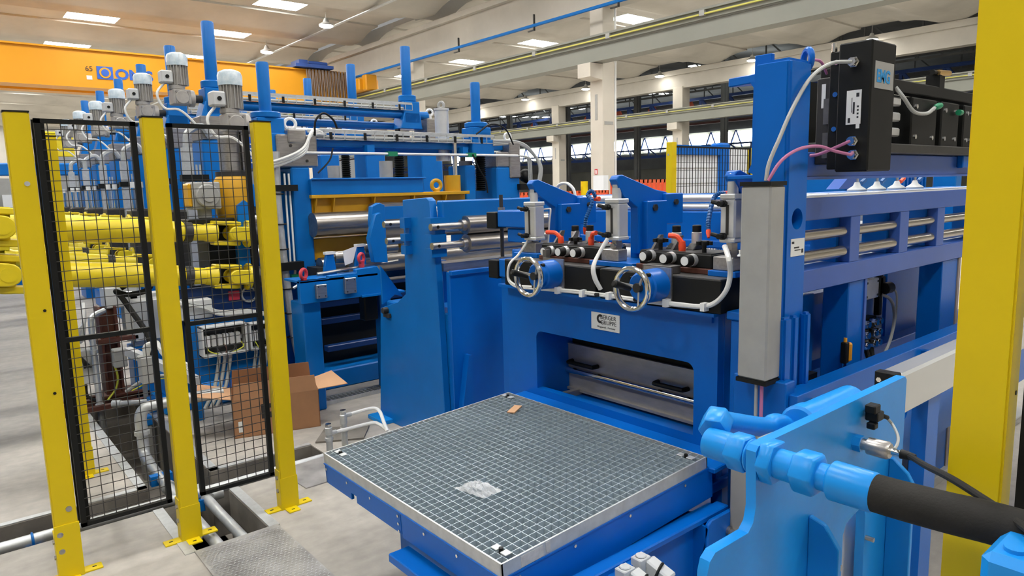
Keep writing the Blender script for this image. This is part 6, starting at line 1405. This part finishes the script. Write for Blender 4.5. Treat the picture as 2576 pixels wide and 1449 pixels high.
wallp([cb(Wb, 0.01, Hb), cb(Wb, Db-0.01, Hb), cb(Wb+0.13, Db-0.1, Hb+0.06), cb(Wb+0.21, 0.05, Hb+0.0)], (0, 0, 1), CARDI, 'flap')
wallp([cb(0.18, -0.0015, 0.115), cb(0.30, -0.0015, 0.115), cb(0.30, -0.0015, 0.215), cb(0.18, -0.0015, 0.215)], uy*0.1, PRINT, 'printed_mark')
wallp([cb(0.205, -0.0022, 0.145), cb(0.26, -0.0022, 0.165), cb(0.28, -0.0022, 0.14), cb(0.27, -0.0022, 0.19), cb(0.22, -0.0022, 0.18)], uy*0.1, CARD, 'printed_emblem')
wallp([cb(0.03, -0.0015, 0.04), cb(0.06, -0.0015, 0.04), cb(0.06, -0.0015, 0.115), cb(0.03, -0.0015, 0.115)], uy*0.1, LABEL, 'label_sticker')
wallp([cb(0.035, -0.0022, 0.075), cb(0.055, -0.0022, 0.075), cb(0.055, -0.0022, 0.079), cb(0.035, -0.0022, 0.079)], uy*0.1, PRINT, 'label_print')
# hydraulic risers beside the platform
def riser(px, py0, py1, label, bend, Z0=0.0):
    b = A(px, py1, Z=0.0); tz = A(px, py0, Y=b.y).z
    t = T('hydraulic_riser', label, 'pipe fitting', (b.x, b.y, 0))
    P(t, 'body', lathe((b.x, b.y, 0), (0, 0, 1), [(0, 0.020), (tz*0.38, 0.020), (tz*0.40, 0.026), (tz*0.5, 0.026), (tz*0.52, 0.018), (tz*0.6, 0.018), (tz*0.62, 0.023), (tz*0.86, 0.023), (tz*0.88, 0.018), (tz-0.01, 0.018)], 14), GALV)
    P(t, 'cap', hexa((b.x, b.y, tz-0.012), (b.x, b.y, tz), 0.020), CHROME)
    q = [A(u, v, Y=b.y+dy) for u, v, dy in bend]
    P(t, 'side_nut', cyl(Vector((b.x, b.y, q[0].z)), q[0]+(q[1]-q[0])*0.15, 0.015, 10), GALV)
    P(t, 'steel_line', tube(q, 0.0115, 9, 6), WHITE)
riser(868, 1030, 1120, 'taller hydraulic riser with a white bent line beside the platform', [(880, 1042, 0), (900, 1036, -0.02), (938, 1027, -0.05), (955, 1035, -0.1), (965, 1060, -0.2), (975, 1085, -0.3)])
riser(830, 1065, 1135, 'shorter hydraulic riser with a white bent line beside the platform', [(842, 1087, 0), (870, 1080, -0.02), (935, 1064, -0.05), (955, 1068, -0.1), (972, 1080, -0.2), (980, 1088, -0.28)])
P(None, 'concrete_patch', xy([(1.78, 4.20), (2.05, 4.05), (2.2, 4.25), (1.95, 4.42)], 0.0, 0.012), PITM, label='rough concrete patch around the hydraulic risers', cat='concrete')
# mesh basket strip on floor in front of the straightener
t = T('drain_grating', 'narrow wire drain grating on the floor at the foot of the entry table', 'drain grating', (2.4, 5.0, 0))
PS(t, 'rim', [box(1.95, 2.75, 4.92, 4.93, 0, 0.03), box(1.95, 2.75, 5.05, 5.06, 0, 0.03)], GALV)
for k in range(22): P(t, 'bar', box(1.96+0.036*k, 1.966+0.036*k, 4.93, 5.05, 0.01, 0.028), GALV)

# =================================================================== FAR SIDE OF THE LINE
t = T('far_fence_post', 'yellow fence post beside the white panel booth', 'fence post', (6.55, 5.1, 0))
a = A(1690, 362, X=6.5)
P(t, 'tube', box(6.5, 6.585, a.y-0.005, a.y+0.08, 0, 2.09), YEL, b=0.004)
P(t, 'bolt_head', cyl((6.495, a.y+0.045, 1.95), (6.5, a.y+0.045, 1.95), 0.012, 10), GALV)
t = T('mesh_panel', 'grey wire mesh panel in front of the white panel booth', 'mesh panel', (7.3, a.y, 0.1))
ya = a.y+0.03
P(t, 'frame', [box(6.59, 6.61, ya-0.01, ya+0.01, 0.1, 2.05), box(8.13, 8.15, ya-0.01, ya+0.01, 0.1, 2.05), box(6.59, 8.15, ya-0.01, ya+0.01, 2.03, 2.05)], BLACK)
P(t, 'wire_mesh', [box(6.6+0.055*k, 6.606+0.055*k, ya-0.003, ya+0.003, 0.1, 2.04) for k in range(1, 28)]+[box(6.6, 8.14, ya-0.003, ya+0.003, 0.15+0.09*k, 0.155+0.09*k) for k in range(21)], BLACK, kind='stuff')
P(None, 'far_fence_post', box(8.17, 8.22, ya-0.02, ya+0.06, 0, 2.05), YEL, b=0.004, label='slim yellow fence post closing the end of the grey mesh panel', cat='fence post')
P(None, 'far_fence_post', box(8.30, 8.36, ya-0.02, ya+0.06, 0, 2.05), YEL, b=0.004, label='slim yellow fence post just past the end of the grey mesh panel', cat='fence post')
t = T('panel_booth', 'white panel booth in a blue steel frame behind the wire mesh', 'booth', (8.3, 6.5, 0))
yb = ya+1.2
bx0, bx1 = A(1700, 400, Y=yb).x, A(1806, 400, Y=yb).x
bz1, bz0 = A(1750, 366, Y=yb).z, A(1750, 390, Y=yb).z
P(t, 'wall', box(bx0, bx1, yb, yb+0.05, 0.1, bz0), PANEL)
P(t, 'top_beam', box(bx0-0.05, bx1+0.2, yb-0.04, yb+0.1, bz0, bz1), BLUE)
P(t, 'post', box(bx1, bx1+0.24, yb-0.06, yb+0.15, 0, bz1+0.05), BLUE, b=0.03)
P(t, 'side_panel', box(bx1+0.26, bx1+1.6, yb+0.2, yb+0.25, 0.1, bz1-0.02), PANEL)
for k in range(8): P(t, 'panel_joint', box(bx0, bx1, yb-0.006, yb, 0.3+0.22*k, 0.31+0.22*k), GREY)
def crate_stack(x, y, w_, h, label, m=4):
    for k in range(m):
        z0 = h*k/m; z1 = h*(k+1)/m-0.01
        g = [box(x-w_/2, x+w_/2, y-0.3, y+0.3, z0, z0+0.03), box(x-w_/2, x+w_/2, y-0.3, y-0.28, z1-0.06, z1), box(x-w_/2, x+w_/2, y+0.28, y+0.3, z0, z1), box(x-w_/2, x-w_/2+0.02, y-0.3, y+0.3, z1-0.06, z1), box(x+w_/2-0.02, x+w_/2, y-0.3, y+0.3, z0, z1)]
        nn = int(w_/0.12)
        for i in range(nn+1):
            xx = x-w_/2+w_*i/nn; g.append(box(xx-0.018, xx+0.018, y-0.3, y-0.28, z0, z1))
        for i in range(6): g.append(box(x-w_/2, x-w_/2+0.02, y-0.3+0.6*i/6-0.018+0.02, y-0.3+0.6*i/6+0.038, z0, z1))
        P(None, 'orange_crate', g, ORNG2, label=('topmost', 'second', 'third', 'fourth', 'fifth', 'sixth')[m-1-k]+' '+label+('' if k == m-1 else ', counted from the top'), cat='crate', group=label.replace('crate ', 'crates '))
q = A(1610, 458, X=11.0); crate_stack(11.0, q.y-0.5, 2.2, q.z+0.05, 'orange slatted crate in the stack behind the middle lever arm', m=5)
q = A(1370, 480, X=12.0); crate_stack(12.0, q.y-0.5, 3.0, 1.52, 'orange crate in the long stack beside the main column', m=5)
q = A(2030, 455, X=7.5); crate_stack(7.5, q.y-0.2, 0.9, q.z+0.02, 'orange slatted crate in the narrow stack behind the roller table', m=6)
q = A(1470, 475, X=12.5); P(None, 'bollard', cyl((12.5, q.y, 0), (12.5, q.y, A(1470, 456, X=12.5).z), 0.09, 12), YEL, label='yellow bollard in front of the hall column', cat='bollard')
# blue frame and fluid bottles behind the roller table
t = T('rear_machine', 'blue rear machine housing seen over the roller table', 'machine', (6.5, 2.8, 0))
P(t, 'housing', box(5.7, 7.2, 2.6, 3.4, 0, 1.68), MBLUE, b=0.02)
P(t, 'column', box(7.4, 7.55, 2.4, 2.6, 0, 1.9), MBLUE, b=0.01)
P(t, 'slope_plate', prism([(5.4, 2.55, 1.55), (5.75, 2.55, 1.75), (5.75, 2.55, 1.55)], (0, 0.1, 0)), VBLUE)
for k in range(7): P(t, 'rib', box(6.6+0.08*k, 6.63+0.08*k, 2.55, 2.6, 1.0, 1.75), BLUE)
for k, (px, lab) in enumerate(((2155, 'first'), (2205, ''), (2255, ''), (2300, ''))):
    q = A(px, 484, Y=1.75)
    t = T('oil_cup', 'small grey oil cup on the roller table behind the white rail', 'oil cup', (q.x, q.y, 1.56), 'oil cups behind the white rail')
    P(t, 'base', lathe((q.x, q.y, 1.556), (0, 0, 1), [(0, 0.05), (0.01, 0.05), (0.03, 0.02), (0.05, 0.012)], 14), LGREY)
    P(t, 'stem', cyl((q.x, q.y, 1.60), (q.x, q.y, 1.66), 0.008, 8), CHROME)
    P(t, 'valve', [cyl((q.x+0.05, q.y, 1.60), (q.x+0.10, q.y, 1.62), 0.012, 8)], ORANGE if k == 2 else HOSEB)
P(None, 'rail_shelf', box(2.8, 5.6, 1.62, 1.90, 1.545, 1.556), MBLUE, label='blue shelf carrying the oil cups behind the white rail', cat='shelf')
# far left: blue line equipment and yellow hood
t = T('yellow_hood', 'bright yellow sheet metal hood at the far end of the mill line', 'hood', (1.2, 16.0, 1.8))
a, b = A(97, 330, Y=16.0), A(190, 395, Y=16.0)
P(t, 'cover', [box(a.x, b.x, 16.0, 16.9, b.z, a.z-0.05), box(a.x, b.x-0.15, 16.0, 16.9, a.z-0.05, a.z)], CYEL, b=0.02)
P(t, 'base', box(a.x-0.2, b.x+0.2, 15.9, 17.0, 0, b.z), GREY)
t = T('far_entry_section', 'blue beam of the far entry section with grey tables at the end of the line', 'machine', (0, 15.2, 0))
a, b = A(0, 410, Y=15.2), A(300, 440, Y=15.2)
P(t, 'beam', box(-3, b.x, 15.2, 15.5, b.z, a.z), MBLUE, b=0.02)
P(t, 'table', box(-3, b.x-0.4, 15.1, 15.6, 1.45, b.z-0.05), GREY)
P(t, 'block', box(-3, b.x, 15.2, 15.9, 0, 1.45), MBLUE)
P(t, 'white_panel', [box(A(5, 490, Y=15.0).x, A(35, 490, Y=15.0).x, 15.0, 15.05, A(20, 522, Y=15.0).z, A(20, 490, Y=15.0).z)], WHITE)
P(t, 'coil_end', [cyl((-0.4, 14.6, 1.9), (0.5, 14.6, 1.9), 0.35, 24)], STEEL)
